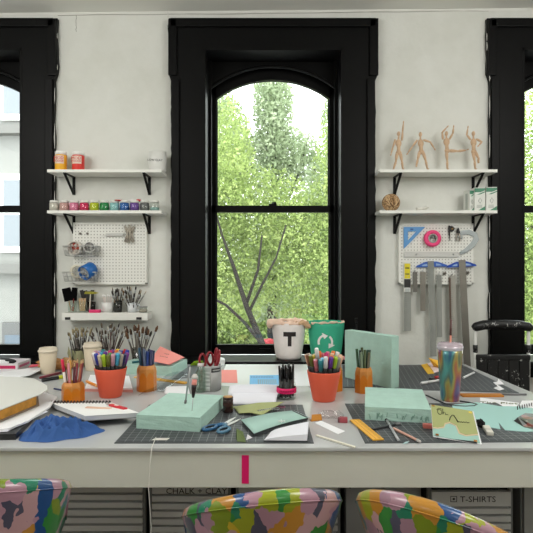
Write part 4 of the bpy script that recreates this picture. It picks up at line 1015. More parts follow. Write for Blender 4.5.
pencils('the holder beside the left coral pot', hA, .043, .112, [('navy', (30, 40, 84)), ('dark blue', (36, 52, 104)), ('deep blue', (24, 32, 70)), ('steel blue', (52, 84, 124)), ('slate blue', (44, 58, 96)), ('ink blue', (22, 28, 60)), ('dark teal', (30, 70, 92)), ('midnight blue', (20, 24, 50)), ('blue grey', (70, 84, 110)), ('cobalt', (36, 66, 140)), ('dark indigo', (38, 34, 80)), ('petrol blue', (26, 64, 88))], (.158, .182), 4, False, rp=.0062)
hB = Vector((.297, 2.365, TZ)); holder('orange pencil holder half hidden behind the centre coral pot', hB, .042, .105)
hC = Vector((.424, 2.328, TZ)); holder('orange pencil holder of green pencils in front of the upright foam block', hC, .040, .108)
pencils('the holder by the upright foam block', hC, .040, .108, [('dark green', (40, 66, 48)), ('bottle green', (34, 58, 46)), ('deep olive', (62, 70, 40)), ('grey green', (84, 100, 84)), ('forest green', (36, 74, 44)), ('black green', (30, 42, 36)), ('sage', (104, 122, 96)), ('moss', (70, 84, 46)), ('brown green', (80, 74, 50)), ('pine', (28, 62, 50))], (.165, .188), 7, False, rp=.0058)
hD = Vector((-.79, 2.182, TZ)); holder('short orange pencil holder of red pencils behind the sketch pad', hD, .045, .076)
pencils('the short holder behind the sketch pad', hD, .045, .076, [('maroon', (110, 34, 46)), ('wine red', (130, 40, 52)), ('dark red', (150, 40, 44)), ('ochre', (206, 150, 60)), ('plum', (96, 36, 62)), ('brick red', (166, 70, 60)), ('dusky pink', (190, 120, 124)), ('burgundy', (92, 28, 40)), ('rust', (152, 76, 50))], (.130, .155), 9, rp=.0046)
pen('pink capped marker at the left of the short pencil holder', 'marker', hD+Vector((-.022, -.004, .012)), hD+Vector((-.030, -.006, .076)), .158, (222, 214, 210), (222, 46, 84), .05, .0062)
# glass jar of black pens with a pink band
jc = Vector((.083, 2.215, TZ)); t = thing('pen_jar', 'clear glass jar with a pink band holding black pens', 'jar', jc)
obj('glass', B(lathe, [(0, 0), (.037, 0), (.039, .006), (.039, .060), (.034, .075), (.034, .084)], 32), GLASS, t)
obj('band', B(lathe, [(.0395, .026), (.0412, .028), (.0412, .046), (.0395, .048)], 32), mc((226, 30, 106), .5), t)
bm = B()
for k in range(9):
    a = -PI/2+(k-4)*.18; bxm(bm, (.004, .0012, .006), (.0415*math.cos(a), .0415*math.sin(a), .037), rot=(0, .3*(k % 3-1), a+PI/2))
obj('lettering', bm, mc((150, 14, 62)), t)
rg = random.Random(6)
for i in range(14):
    a = 2*PI*i/14; f = (1, .55)[i % 2]
    pen('black pen standing in the pink banded glass jar', 'fineliner_pen', jc+Vector((math.cos(a)*.026*f, math.sin(a)*.026*f, .008)), jc+Vector((math.cos(a+.25)*.028*f, math.sin(a+.25)*.028*f, .084)), rg.uniform(.118, .138), (58, 58, 60), (20, 20, 22), .055, .0046, 'black pens in the glass jar')
# ---- paper cups
for u, v0, v1, r, lab in ((48, 347.5, 374.5, .048, 'beige paper cup with a lid, the left of two on the table'), (92.5, 342.5, 371, .048, 'beige paper cup with a lid just behind the left coral pot')):
    b = T(u, v1); y = b.y+.03; c = Vector((xat(u, y), y, TZ)); H = zat(v0, y)-TZ
    t = thing('paper_cup', lab, 'cup', c, group=None)
    r = 9.3*y/F
    obj('cup', B(lathe, [(0, 0), (r*.70, 0), (r*.72, .004), (r*.95, H*.86), (0, H*.86)], 32), mat('kraft_paper', (216, 202, 178), .7, var=.03), t)
    obj('lid', B(lathe, [(r*.98, H*.84), (r*1.02, H*.85), (r*1.02, H*.90), (r*.93, H*.92), (r*.90, H*.985), (r*.86, H), (r*.8, H*.97), (0, H*.965)], 32), mc((222, 210, 190), .5), t)
# ---- tumbler
y = T(450, 402).y+.03; c = Vector((xat(450, y), y, TZ)); H = zat(347.5, y)-TZ
t = thing('tumbler', 'iridescent rainbow travel tumbler with a straw on the right of the table', 'tumbler', c)
IR = ramp_mat('iridescent', [(66, 66, 100), (62, 104, 138), (84, 150, 146), (92, 112, 104), (166, 156, 90), (178, 116, 66), (150, 84, 98), (104, 84, 130), (92, 150, 160)], 11, .3, vec=(1.7, 1.7, .5), kind='noise', metal=.35, coat=.4)
r1 = 12.3*y/F; r0 = 9.0*y/F
obj('body', B(lathe, [(0, 0), (r0*.95, 0), (r0, .006), (r0*1.12, H*.35), (r1*.96, H*.85), (r1, H), (0, H)], 40), IR, t)
obj('rim', B(lathe, [(r1*1.0, H-.008), (r1*1.03, H-.006), (r1*1.03, H+.006), (r1*1.0, H+.008)], 40), mc((206, 196, 206), .15, metal=.3), t)
obj('lid', B(lathe, [(r1*1.0, H+.004), (r1*.98, H+.014), (r1*.85, H+.020), (r1*.3, H+.022), (0, H+.022)], 40), mat('lid_plastic', (206, 190, 200), .12, alpha=.75), t)
bm = B(); tube(bm, [(0, 0, H-.04), (.003, 0, H+.075)], .0042, 10); s_ = obj('straw', bm, mc((226, 150, 130), .25), t)
obj('straw_top', B(tube, [(.002, 0, H+.05), (.0045, 0, H+.115)], [.0046, .0046], 10), mc((96, 62, 58), .3), t)
# ---- tin can with scissors
y = 2.38; c = Vector((xat(210, y), y, TZ)); H = zat(364.5, y)-TZ; r = 11.3*y/F
t = thing('tin_can', 'silver tin can with a barcode label holding red scissors', 'can', c)
pr = [(0, 0), (r*.97, 0), (r, .004)]
for k in range(5): z = H*(.14+.15*k); pr += [(r, z), (r*.965, z+H*.03), (r*.965, z+H*.06), (r, z+H*.09)]
pr += [(r, H-.006), (r*1.03, H-.004), (r*1.03, H), (r*.96, H), (r*.95, .008), (0, .008)]
obj('shell', B(lathe, pr, 36), mat('tin', (198, 200, 198), .28, metal=.75), t)
def band(z0_, z1_, a0, a1, rr, m, nm, par):
    bm = bmesh.new(); n = 12; R = []
    for i in range(n+1):
        a = a0+(a1-a0)*i/n; R.append([bm.verts.new((rr*math.cos(a), rr*math.sin(a), z)) for z in (z0_, z1_)])
    for i in range(n): bm.faces.new([R[i][0], R[i+1][0], R[i+1][1], R[i][1]]).smooth = True
    o = obj(nm, bm, m, par); md = o.modifiers.new('s', 'SOLIDIFY'); md.thickness = .0006; return o
band(.002, H-.008, -1.45, .6, r*1.012, mc((172, 172, 170), .4), 'paper_label', t)
band(H*.76, H*.92, -1.35, -.35, r*1.02, mc((44, 48, 46), .5), 'dark_label', t)
bm = B()
for k in range(9):
    a = -1.2+k*.085; bxm(bm, (.0022, .0006, H*.05), (r*1.03*math.cos(a), r*1.03*math.sin(a), H*.84), rot=(0, 0, a+PI/2))
obj('label_text', bm, mc((206, 206, 202)), t)
for k, (dx, rz, lab) in enumerate(((-.010, .75, 'left pair of red-handled scissors standing in the tin can'), (.024, -.35, 'right pair of red-handled scissors standing in the tin can'))):
    s = thing('scissors', lab, 'scissors', c+Vector((dx, -.005+.012*k, .076+.014*k)), rot=(0, PI/2+(-.08 if k == 0 else .10), 0)); s.rotation_euler = (rz, PI/2+(-.10, .12)[k], 0); s.scale = (1.2, 1.2, 1.2)
    for sg in (-1, 1):
        obj('blade', B(prism, [(-.01, -.006*sg), (.072, -.001*sg), (.01, .006*sg)], .0012*sg-.0007, .0012*sg+.0007), STEEL, s)
        cc = Vector((-.048, -sg*.018, 0)); bm = B()
        tube(bm, [cc+Vector((.024*math.cos(a), .0145*math.sin(a), 0)) for a in np.linspace(0, 2*PI, 21)], .0042, 8, cap=False); tube(bm, [(0, 0, 0), cc+Vector((.024, 0, 0))], [.004, .005], 7)
        obj('handle', bm, mc((142, 28, 40), .3), s)
t = thing('plastic_bottle', 'clear ribbed plastic bottle standing left of the tin can', 'bottle', Vector((xat(200.5, 2.33), 2.33, TZ)))
obj('body', B(lathe, [(0, 0), (.020, 0), (.022, .01)]+[(.022-.002*(k % 2), .014+.009*k) for k in range(9)]+[(.012, .104), (.012, .112), (0, .112)], 24), clear('bottle_plastic', (206, 222, 212), .14), t)
obj('cap', B(lathe, [(0, .111), (.013, .111), (.013, .124), (0, .124)], 20), mc((222, 214, 212), .4), t)
# things behind the can
sheet('green_packet', 'lime green packet lying behind the tin can', 'packet', [T(190, 365.5), T(204, 364.8), T(203, 361, TZ+.03), T(194, 361.5, TZ+.025)], mc((160, 200, 40), .5), .002)
t = thing('plastic_cup', 'white plastic cup lying at the back behind the red scissors', 'cup', P(223, 363, 2.88)+Vector((0, 0, .0)), rot=(PI/2-.2, 0, -1.0)); t.location.z = TZ+.032
obj('cup', B(lathe, [(0, 0), (.022, 0), (.030, .075), (.028, .075), (.020, .003), (0, .003)], 28), mc((226, 232, 230), .4), t); obj('rim', B(lathe, [(.030, .073), (.032, .075), (.030, .077)], 28), mc((206, 224, 222), .4), t)
# ---- awl and needle tool in the foam block
zt = MZ+.047
a = T(185.2, 403.5, zt); b = P(190.3, 366.5, a.y+.03)
t = thing('needle_tool', 'thin silver tool standing in the left foam block', 'tool', a, rot=(Vector((0, 0, 1)).rotation_difference((b-a).normalized())).to_euler()); L = (b-a).length
obj('shaft', B(tube, [(0, 0, -.01), (0, 0, L*.95), (0, 0, L)], [.003, .004, .0025], 8), STEEL, t); obj('ferrule', B(tube, [(0, 0, -.004), (0, 0, .012)], [.004, .0048], 8), mc((110, 110, 110), .4, metal=.6), t)
a = T(192, 411, zt); b = P(195, 374, a.y+.02)
t = thing('awl', 'awl with a black and pink handle stuck in the left foam block', 'awl', a, rot=(Vector((0, 0, 1)).rotation_difference((b-a).normalized())).to_euler()); L = (b-a).length
obj('needle', B(tube, [(0, 0, -.02), (0, 0, L*.45)], [.0008, .0018], 8), STEEL, t); obj('grip', B(tube, [(0, 0, L*.36), (0, 0, L*.46), (0, 0, L*.62), (0, 0, L*.72)], [.004, .0065, .009, .0085], 10), mc((34, 26, 26), .4), t)
obj('collar', B(tube, [(0, 0, L*.70), (0, 0, L*.86)], [.0095, .0085], 10), mc((236, 150, 140), .5), t); obj('end_cap', B(tube, [(0, 0, L*.86), (0, 0, L*.93), (0, 0, L)], [.010, .011, .006], 10), mc((214, 210, 206), .4), t)
# ---- brown bottle
y = T(228, 414).y+.015; c = Vector((xat(228, y), y, MZ)); r = 5.2*y/F; H = zat(396.3, y)-MZ
t = thing('ink_bottle', 'small dark brown ink bottle with a tan lid by the foam block', 'bottle', c)
obj('body', B(lathe, [(0, 0), (r*.95, 0), (r, .004), (r, H*.8), (r*.9, H*.86), (0, H*.86)], 24), mc((44, 24, 20), .18, coat=.5), t); obj('label', B(lathe, [(r*1.01, H*.42), (r*1.015, H*.44), (r*1.015, H*.62), (r*1.01, H*.64)], 24), mc((56, 32, 28), .5), t)
obj('lid', B(lathe, [(0, H*.85), (r*.98, H*.85), (r*.98, H*.97), (0, H*.97)], 24), mc((52, 30, 24), .35), t); obj('cork', B(lathe, [(0, H*.96), (r*.9, H*.96), (r*.9, H), (0, H)], 24), mc((196, 150, 96), .6), t)
# ---- blue scissors
t = thing('scissors', 'blue-handled scissors lying on the front of the left mat', 'scissors', T(224.5, 425.5, MZ+.004), rz=1.12); t.scale = (1.03, 1.03, 1.03)
for sg in (-1, 1):
    q = Matrix.Rotation(sg*.10, 3, 'Z')
    obj('blade', B(prism, [(q @ Vector(p))[:2] for p in ((-.01, -.007*sg, 0), (.095, 0, 0), (.06, .008*sg, 0), (.01, .010*sg, 0))], .0016*sg, .0016*sg+.0022), mc((222, 224, 222), .35), t)
    cc = q @ Vector((-.052, -sg*.021, 0)); bm = B(); tube(bm, [cc+(q @ Vector((.028*math.cos(a), .015*math.sin(a), .003))) for a in np.linspace(0, 2*PI, 23)], .0052, 8, cap=False); tube(bm, [q @ Vector((.012, 0, .002)), q @ Vector((-.01, -.004*sg, .004)), cc+(q @ Vector((.026, 0, .003)))], [.005, .008, .006], 8)
    obj('handle', bm, mc((44, 96, 138) if sg < 0 else (84, 128, 156), .35), t)
    obj('grip_lining', B(tube, [cc+(q @ Vector((.0235*math.cos(a), .0105*math.sin(a), .003))) for a in np.linspace(0, 2*PI, 23)], .0022, 6, cap=False), mc((28, 40, 46), .6), t)
obj('pivot', B(lathe, [(.0045, .003), (.0045, .0052), (0, .006)], 14), mc((60, 70, 74), .3), t)
# ================================================================ LEFT END OF THE TABLE
# blue crumpled cloth
bm = bmesh.new(); N = 130; G_ = []; cc = Vector((-.678, 1.755, TZ))
def padside(x, y):                    # how far a point lies under the sketch pad
    a = Vector((-.611, 1.80)); e1 = Vector((-.228, .269)).normalized(); n1 = Vector((e1.y, -e1.x))
    e2 = Vector((.166, .062)).normalized(); n2 = Vector((-e2.y, e2.x)); p = Vector((x, y))-a
    return min(p.dot(n1), p.dot(n2))
rg = random.Random(41); FOLDS = []
for k in range(40):                   # soft rolled folds running through the heap
    a = rg.uniform(0, 2*PI); q = rg.uniform(.0, .08); c_ = Vector((q*math.cos(a)*1.15, q*math.sin(a)))
    b_ = rg.choice([.5, .9, 2.2, 2.6, 1.3])+rg.uniform(-.3, .3); l_ = rg.uniform(.03, .065); d_ = Vector((math.cos(b_), math.sin(b_))); nn_ = Vector((-d_.y, d_.x))*rg.uniform(-.018, .018)
    FOLDS.append(([c_-d_*l_, c_-d_*l_*.4+nn_, c_+d_*l_*.4+nn_, c_+d_*l_], rg.uniform(.0045, .0075), rg.uniform(.012, .022)))
def segd(p, a, b):
    ab = b-a; t = max(0, min(1, (p-a).dot(ab)/ab.length_squared)); return (p-a-ab*t).length, t
def fold_h(p):
    best = 0
    for pl, w_, A_ in FOLDS:
        for k in range(3):
            d_, t_ = segd(p, pl[k], pl[k+1])
            if d_ < 2.6*w_:
                u_ = (k+t_)/3; v_ = A_*math.sin(PI*(.12+.76*u_))*math.exp(-(d_/w_)**2)
                best = max(best, v_)+.25*min(best, v_)
    return best
for i in range(N+1):
    row = []
    for j in range(N+1):
        s, r = 2*i/N-1, 2*j/N-1
        q = math.sqrt(s*s+r*r); k = max(abs(s), abs(r))
        if q > 1e-6: s, r = s*k/q, r*k/q
        q = math.sqrt(s*s+r*r); ang = math.atan2(r, s); w = 1+.06*math.sin(3*ang+1)+.04*math.sin(8*ang)
        x = s*.128*w+.02*r; y = r*.094*w
        env = max(0, 1-q**9); dome = math.sqrt(max(0, 1-q*q))
        wob = .006*noise.noise(Vector((x*30, y*30, 2))); pw = Vector((x+wob, y-wob))
        hgt = env*(.008+.022*dome**.7+.8*fold_h(pw)*(.6+.4*dome)*(1 if r < .3 else max(.35, 1.25-.85*r))+.003*noise.noise(Vector((x*60, y*60, 0))))
        fh = fold_h(pw)*(.5+.5*dome)*(1 if r < .2 else max(.2, 1.15-.95*r)); hgt = env*(.036*math.tanh(hgt/.036)+.68*fh-.002)
        X, Y = cc.x+x, cc.y+y; pd = padside(X, Y)
        if pd > -.012: hgt = min(hgt, .018+max(0, -pd)*.9)
        row.append(bm.verts.new((x, y, max(.0008, hgt))))
    G_.append(row)
for i in range(N):
    for j in range(N): bm.faces.new([G_[i][j], G_[i+1][j], G_[i+1][j+1], G_[i][j+1]]).smooth = True
o = obj('cloth', bm, mat('blue_cotton', (54, 92, 154), .9, bump=.2, bscale=500), loc=cc); tag(o, 'crumpled blue cotton cloth at the left front of the table', 'cloth'); md = o.modifiers.new('soft', 'SMOOTH'); md.factor = .5; md.iterations = 3
# sketch pad resting on the cloth
t = thing('sketch_pad', 'white spiral sketch pad resting half on the blue cloth', 'sketch pad', (-.65, 1.93, TZ))
c0 = t.location; FL, FR, BR, BL = Vector((-.611, 1.80, .788)), Vector((-.4446, 1.862, .782)), Vector((-.60, 2.069, .7645)), Vector((-.835, 2.066, .7645))
Q = [p-c0 for p in (FL, FR, BR, BL)]
obj('page_block', B(quad, Q, .014), mc((188, 190, 194), .85), t); obj('back_cover', B(quad, [p-Vector((0, 0, .0022)) for p in Q], .002), mc((120, 120, 120), .7), t)  # page sides greyed: shade on white paper put into the colour
obj('top_page', B(quad, [p+Vector((0, 0, .0148)) for p in Q], .0006), mc((242, 242, 240), .8), t)
e = (Q[2]-Q[3])
for k in range(19):
    p = Q[3]+e*((k+.5)/19)+Vector((0, -.006, .011))
    obj('spiral_ring', B(tube, [p+Vector((0, .0105*math.cos(a), .0125*math.sin(a))) for a in np.linspace(-.6, PI+.6, 12)], .0024, 5), mc((44, 44, 46), .4, metal=.5), t)
pz = Vector((0, 0, .0158))
a = FL.lerp(FR, .95).lerp(BR.lerp(BL, .05), .20)+pz; b = FR.lerp(BR, .75).lerp(FL.lerp(BL, .75), .20)+pz
t = thing('box_cutter', 'red flat cutter lying on the sketch pad', 'cutter', a.lerp(b, .5)+Vector((0, 0, .003)), rot=(0, .03, math.atan2(b.y-a.y, b.x-a.x))); L = (b-a).length*.62
obj('handle', B(bxm, (L, .018, .007), (0, 0, 0), bev=.003), mc((206, 50, 62), .4), t); obj('blade', B(bxm, (.03, .010, .0016), (L/2+.012, 0, 0)), STEEL, t); obj('slider', B(bxm, (.018, .009, .003), (L*.1, 0, .0045), bev=.001), mc((236, 226, 220)), t)
a = FL.lerp(BL, .52).lerp(FR.lerp(BR, .52), .34)+pz; b = FL.lerp(BL, .42).lerp(FR.lerp(BR, .42), .72)+pz
t = thing('peach_strip', 'flat peach wooden strip lying on the sketch pad beside the cutter', 'strip', a.lerp(b, .5)+Vector((0, 0, .0015)), rot=(.0, .02, math.atan2(b.y-a.y, b.x-a.x))); obj('strip', B(bxm, ((b-a).length, .018, .002), (0, 0, 0)), mc((226, 186, 160), .7), t)
# dark laptop, papers and thick book
z1 = TZ+.022
t = sheet('laptop', 'black closed laptop under white papers at the left front corner', 'laptop', [T(-45, 441, TZ), T(16, 440, TZ), T(33, 421, TZ), T(-30, 416, TZ)], mc((30, 30, 32), .35), .019, part='case')
obj('port', B(bxm, (.014, .002, .006), P(5, 434, 1.70)-t.location+Vector((0, -.012, 0))), mc((120, 120, 112)), t)
t = sheet('paper_stack', 'loose white papers under the thick white book on the left', 'papers', [T(-45, 433, z1), T(0, 431, z1), T(9, 430, z1), T(28, 422.5, z1), T(50, 408, z1), T(57, 398, z1), T(40, 392, z1), T(-45, 396, z1)], PAPER, .006, part='top_sheet')
obj('lower_sheet', B(quad, [p-t.location-Vector((0, 0, .0022)) for p in (T(-45, 434, z1), T(7, 431, z1), T(48, 411, z1), T(-30, 398, z1))], .0012), LILW, t)
z2 = z1+.0075
bkp = [(-.895, 1.755), (-.852, 1.985), (-.955, 2.21), (-1.36, 2.32), (-1.42, 1.72)]
t = thing('book', 'thick book with a white cover and yellowed pages at the left edge', 'book', (-1.1, 2.0, z2)); c0 = t.location
def inset(ps, f): c = (sum(p[0] for p in ps)/len(ps), sum(p[1] for p in ps)/len(ps)); return [(c[0]+(p[0]-c[0])*f-c0.x, c[1]+(p[1]-c[1])*f-c0.y) for p in ps]
obj('back_cover', B(prism, inset(bkp, 1.03), 0, .003), mc((146, 132, 120), .7), t)
obj('page_block', B(prism, inset(bkp, .985), .0035, .034), mat('aged_pages', (196, 140, 58), .8, var=.25, vscale=30), t)
obj('endpaper', B(prism, inset(bkp, .99), .0345, .0385), mc((150, 116, 90), .8), t)
cov = [(-.886, 1.765), (-.842, 2.00), (-.845, 2.06), (-.875, 2.13), (-.93, 2.2), (-.985, 2.265), (-1.03, 2.285), (-1.40, 2.36), (-1.45, 1.70), (-.93, 1.705)]
obj('front_cover', B(prism, [(x-c0.x, y-c0.y) for x, y in cov], .039, .043), mc((216, 216, 210), .6), t, bev=.001)
sheet('paper_stack', 'bright white papers lying behind the thick white book', 'papers', [T(-40, 391, TZ+.03), T(30, 375.5, TZ+.03), T(46, 368, TZ+.012), T(27, 369, TZ+.012), T(-30, 378, TZ+.02)], PAPER, .004)
# open box of odds and ends
t = thing('open_box', 'white and magenta open box of black things at the back left', 'box', (-1.42, 2.84, TZ)); w, dp, h = .26, .15, .045
obj('tray', B(bxm, (w, dp, .004), (0, 0, .002)), mc((226, 222, 226)), t)
for nm, sz, lc in (('wall', (w, .004, h), (0, -dp/2, h/2)), ('wall', (w, .004, h), (0, dp/2, h/2)), ('wall', (.004, dp, h), (w/2, 0, h/2)), ('wall', (.004, dp, h), (-w/2, 0, h/2))): obj(nm, B(bxm, sz, lc), mc((228, 222, 226)), t)
obj('magenta_stripe', B(bxm, (w*.96, .001, .016), (-.004, -dp/2-.0026, .026)), mc((206, 46, 100)), t); obj('magenta_stripe', B(bxm, (.001, dp*.8, .012), (w/2+.0026, 0, .026)), mc((216, 110, 150)), t)
o = obj('pouch', B(ball, (0, 0, 0), .05, (1.9, 1.1, .35), 18), mc((30, 30, 32), .8), loc=(-1.43, 2.845, TZ+.040)); tag(o, 'black soft pouch filling the open box at the back left', 'pouch')
bm = bmesh.new(); bmesh.ops.create_icosphere(bm, subdivisions=3, radius=1)
for v in bm.verts: v.co = Vector((v.co.x*.055, v.co.y*.022, v.co.z*.018))*(1+.5*noise.noise(v.co*2.5))
o = obj('tissue', bm, PAPER, loc=(-1.41, 2.79, TZ+.042)); tag(o, 'crumpled white tissue at the front of the open box', 'tissue')
bm = bmesh.new(); bmesh.ops.create_icosphere(bm, subdivisions=3, radius=1)
for v in bm.verts: v.co = Vector((v.co.x*.085, v.co.y*.035, max(-.022, v.co.z*.030)+.0))*(1+.55*noise.noise(v.co*2.7))
o = obj('paper_wrapper', bm, mat('brown_wrapper', (188, 138, 84), .75, var=.25, vscale=40), loc=(-1.12, 2.83, TZ+.026)); tag(o, 'crumpled brown paper wrapper behind the left paper cup', 'wrapper')
sheet('red_card', 'red card scrap lying on the brown paper wrapper', 'card', [T(28, 367.5, TZ+.03), T(37, 366.5, TZ+.04), T(39, 364.3, TZ+.05), T(31, 364.5, TZ+.04)], mc((198, 52, 74)), .001)
bm = bmesh.new(); bmesh.ops.create_icosphere(bm, subdivisions=3, radius=1)
for v in bm.verts: v.co = Vector((v.co.x*.05, v.co.y*.03, max(-.02, v.co.z*.025)))*(1+.55*noise.noise(v.co*2.7+Vector((3, 3, 3))))
o = obj('paper_wrapper', bm, mat('tan_wrapper', (196, 152, 104), .75, var=.25, vscale=40), loc=T(66, 367.5)+Vector((0, 0, .022))); tag(o, 'crumpled tan paper between the two beige paper cups', 'wrapper')
# loose pencils and a marker
def lying(label, name, a, b, r, col, tipc=None, tipf=.2, cat='pencil', z=TZ):
    a = Vector(a)+Vector((0, 0, r)); b = Vector(b)+Vector((0, 0, r)); q = Vector((0, 0, 1)).rotation_difference((b-a).normalized()); L = (b-a).length
    t = thing(name, label, cat, a, rot=q.to_euler()); e = L*(1-tipf) if tipc else L
    obj('barrel', B(tube, [(0, 0, 0), (0, 0, .003), (0, 0, e)], [r*.8, r, r], 8), mc(col, .35), t)
    if tipc: obj('cap', B(tube, [(0, 0, e), (0, 0, L-.004), (0, 0, L)], [r*1.1, r*1.1, r*.7], 8), mc(tipc, .35), t)
    return t
lying('dark red striped pencil lying in front of the left paper cup', 'pencil', T(39.5, 379), T(61.5, 373.8), .006, (124, 46, 58), (60, 40, 44), .12)
lying('pink pencil lying beside the dark red striped one', 'pencil', T(43, 377), T(60, 373), .004, (206, 150, 160))
lying('black marker with a yellow green end in front of the left cup', 'marker', T(42, 382), T(64.5, 378.2), .0085, (34, 34, 36), (196, 200, 40), .28, 'marker')
lying('thin navy pencil left of the short orange pencil holder', 'pencil', T(54, 389.3), T(62.5, 391), .0035, (40, 50, 100))
# notepad behind the left pot
t = sheet('notepad', 'white notepad with pink edges lying behind the left coral pot', 'notepad', [T(84.5, 391.5), T(133, 392.5), T(129.5, 379), T(90, 378)], mc((214, 150, 140), .8), .010, part='backing')
obj('pages', B(quad, [p-t.location+Vector((0, 0, .0105)) for p in (T(85, 391.2), T(132.5, 392.2), T(129, 379.2), T(90.3, 378.2))], .006), PAPER, t)
lying('orange pencil lying on the notepad behind the left coral pot', 'pencil', T(86.5, 382.5, TZ+.0175), T(97.5, 387.5, TZ+.0175), .006, (236, 146, 52), (250, 190, 120), .12)
# acrylic sheet, paper and grey card between holder and block
t = curl('acrylic_sheet', 'clear acrylic sheet curling up between holder and foam block', 'sheet', [T(138, 396.5), T(163, 393), T(189, 378), T(168, 379)], lambda s, r: .003+.020*r+.010*math.sin(PI*s), clear('acrylic', (240, 242, 243), .08, .08), .0015)
curl('curled_paper', 'white curled paper lying beside the clear acrylic sheet', 'paper', [T(164, 394), T(190, 396), T(188, 386.5), T(168, 387)], lambda s, r: .002+.010*math.sin(PI*r)*(1-.5*s), PAPER, .001)
sheet('grey_card', 'dark grey card lying at the back between foam block and tin can', 'card', [T(172, 379.5), T(196, 377), T(200, 366), T(189, 366)], mc((104, 108, 110), .5), .002)
# ---- bundles of brushes at the back of the table
def vase(label, c, r, h, m, nm='vase'):
    t = thing(nm, label, 'vase', c); obj('wall', B(lathe, [(0, 0), (r*.8, 0), (r*.86, .004), (r, h), (r*.94, h), (r*.8, .006), (0, .006)], 28), m, t); return t
c1 = Vector((xat(80, 2.93), 2.93, TZ)); t = vase('olive paper wrapped pot of brushes at the back left under the ledge', c1, .042, .09, mat('waxed_paper', (150, 150, 112), .6, var=.15, vscale=20), 'wrapped_pot')
bm = B()
for k in range(7):
    a = PI*.75+k*.25; quad(bm, [(.044*math.cos(a), .044*math.sin(a), .0), (.044*math.cos(a+.3), .044*math.sin(a+.3), 0), (.060*math.cos(a+.25), .060*math.sin(a+.25)-.004, .10+.012*(k % 2)), (.064*math.cos(a), .064*math.sin(a)-.004, .075)], .001)
obj('paper_collar', bm, mat('collar_paper', (164, 164, 128), .7, var=.12, vscale=20), t)
brushes('long grey paintbrush with a pale tip in the olive wrapped pot', c1, .026, .045, .10, 24, (.18, .215), 'brushes in the olive wrapped pot', [(74, 68, 62), (92, 86, 78), (60, 56, 52), (116, 106, 94)], [(176, 164, 128), (150, 138, 104), (112, 100, 76)], 21, (.003, .005))
c2 = Vector((xat(108, 2.93), 2.93, TZ)); vase('dark glass vase of silver and brown brushes behind the left coral pot', c2, .036, .10, clear('grey_glass', (150, 150, 150), .12), 'glass_vase')
brushes('silver and dark brown paintbrush fanning from the dark glass vase', c2, .022, .062, .10, 30, (.185, .235), 'brushes in the dark glass vase', [(84, 52, 44), (60, 44, 40), (150, 146, 140), (110, 104, 98), (70, 60, 54)], [(80, 68, 58), (60, 52, 46), (186, 182, 172), (104, 92, 78)], 22, (.003, .006))
c3 = Vector((xat(139, 2.93), 2.93, TZ)); vase('clear glass vase of soft brushes right of the silver brush vase', c3, .040, .10, clear('pale_glass', (206, 206, 202), .12), 'glass_vase')
brushes('long paintbrush with a brown head in the right glass vase', c3, .024, .055, .10, 18, (.19, .235), 'brushes in the right glass vase', [(60, 54, 50), (84, 78, 72), (120, 112, 102)], [(104, 74, 52), (84, 64, 50), (64, 54, 46)], 23, (.005, .010), (.03, .042))
# ================================================================ RIGHT END OF THE TABLE
a, b, c, d = P(433, 436.5, 1.690), P(482, 444.4, 1.634), P(473.5, 411, 1.735), P(430.5, 404.3, 1.79)
t = thing('dark_notebook', 'dark notebook lying under the olive and mint card', 'notebook', T(461, 441, MZ)); 
Q = [p-t.location for p in (T(437, 438.5, MZ), T(477, 443.6, MZ), T(474, 430, MZ), T(437, 428, MZ))]
obj('cover', B(quad, Q, .003), mc((52, 54, 56)), t); obj('page_block', B(quad, [p*.97+Vector((0, 0, .0031)) for p in Q], .002), mc((70, 72, 74)), t)
t = thing('painted_card', 'olive and mint card with black handwriting leaning at the right front', 'card', a.lerp(b, .5)); c0 = t.location
W_ = (b-a); H_ = ((d-a)+(c-b))/2; nrm = W_.cross(H_).normalized()
def cp(s, r, lift=0): return a.lerp(b, s).lerp(d.lerp(c, s), r)-c0+nrm*lift
obj('card', B(quad, [cp(0, 0, -.003), cp(1, 0, -.003), cp(1, 1, -.003), cp(0, 1, -.003)], .002), PAPER, t)
def patch(nm, pts, m, l0, th=.0006):
    bm = bmesh.new(); A = [bm.verts.new(cp(s, r, l0)) for s, r in pts]; Bv = [bm.verts.new(cp(s, r, l0+th)) for s, r in pts]; n = len(pts)
    bm.faces.new(A[::-1]); bm.faces.new(Bv)
    for i in range(n): bm.faces.new([A[i], A[(i+1) % n], Bv[(i+1) % n], Bv[i]])
    return obj(nm, bm, m, t)
patch('mint_area', [(.01, .02), (.97, .02), (.97, .98), (.01, .98)], TEALP, .0)
patch('peach_border', [(.01, .24), (.12, .25), (.26, .31), (.30, .42), (.40, .48), (.52, .42), (.56, .20), (.70, .16), (.97, .25), (.97, .98), (.01, .98)], mc((216, 196, 160)), .0008)
patch('olive_area', [(.01, .28), (.12, .29), (.25, .35), (.285, .46), (.40, .52), (.545, .45), (.59, .24), (.70, .20), (.97, .29), (.97, .98), (.01, .98)], OLIVE, .0016)
bm = B()
def stroke(pts, r=.0009): tube(bm, [cp(s, q, .003) for s, q in pts], r, 4)
stroke([(.20+.05*math.cos(x), .78+.08*math.sin(x)) for x in np.linspace(.6, 6.6, 12)]); stroke([(.28, .9), (.27, .72), (.30, .80), (.33, .78), (.33, .72), (.37, .74), (.39, .72)]); stroke([(.14, .84), (.19, .90), (.25, .88)])
stroke([(.40, .56), (.43, .66), (.48, .74), (.52, .74), (.56, .64), (.59, .54)], .0014); stroke([(.60, .58), (.64, .55), (.66, .59), (.69, .55), (.71, .59), (.74, .56), (.77, .60), (.80, .57), (.84, .59)])
obj('handwriting', bm, mc((36, 38, 34)), t)
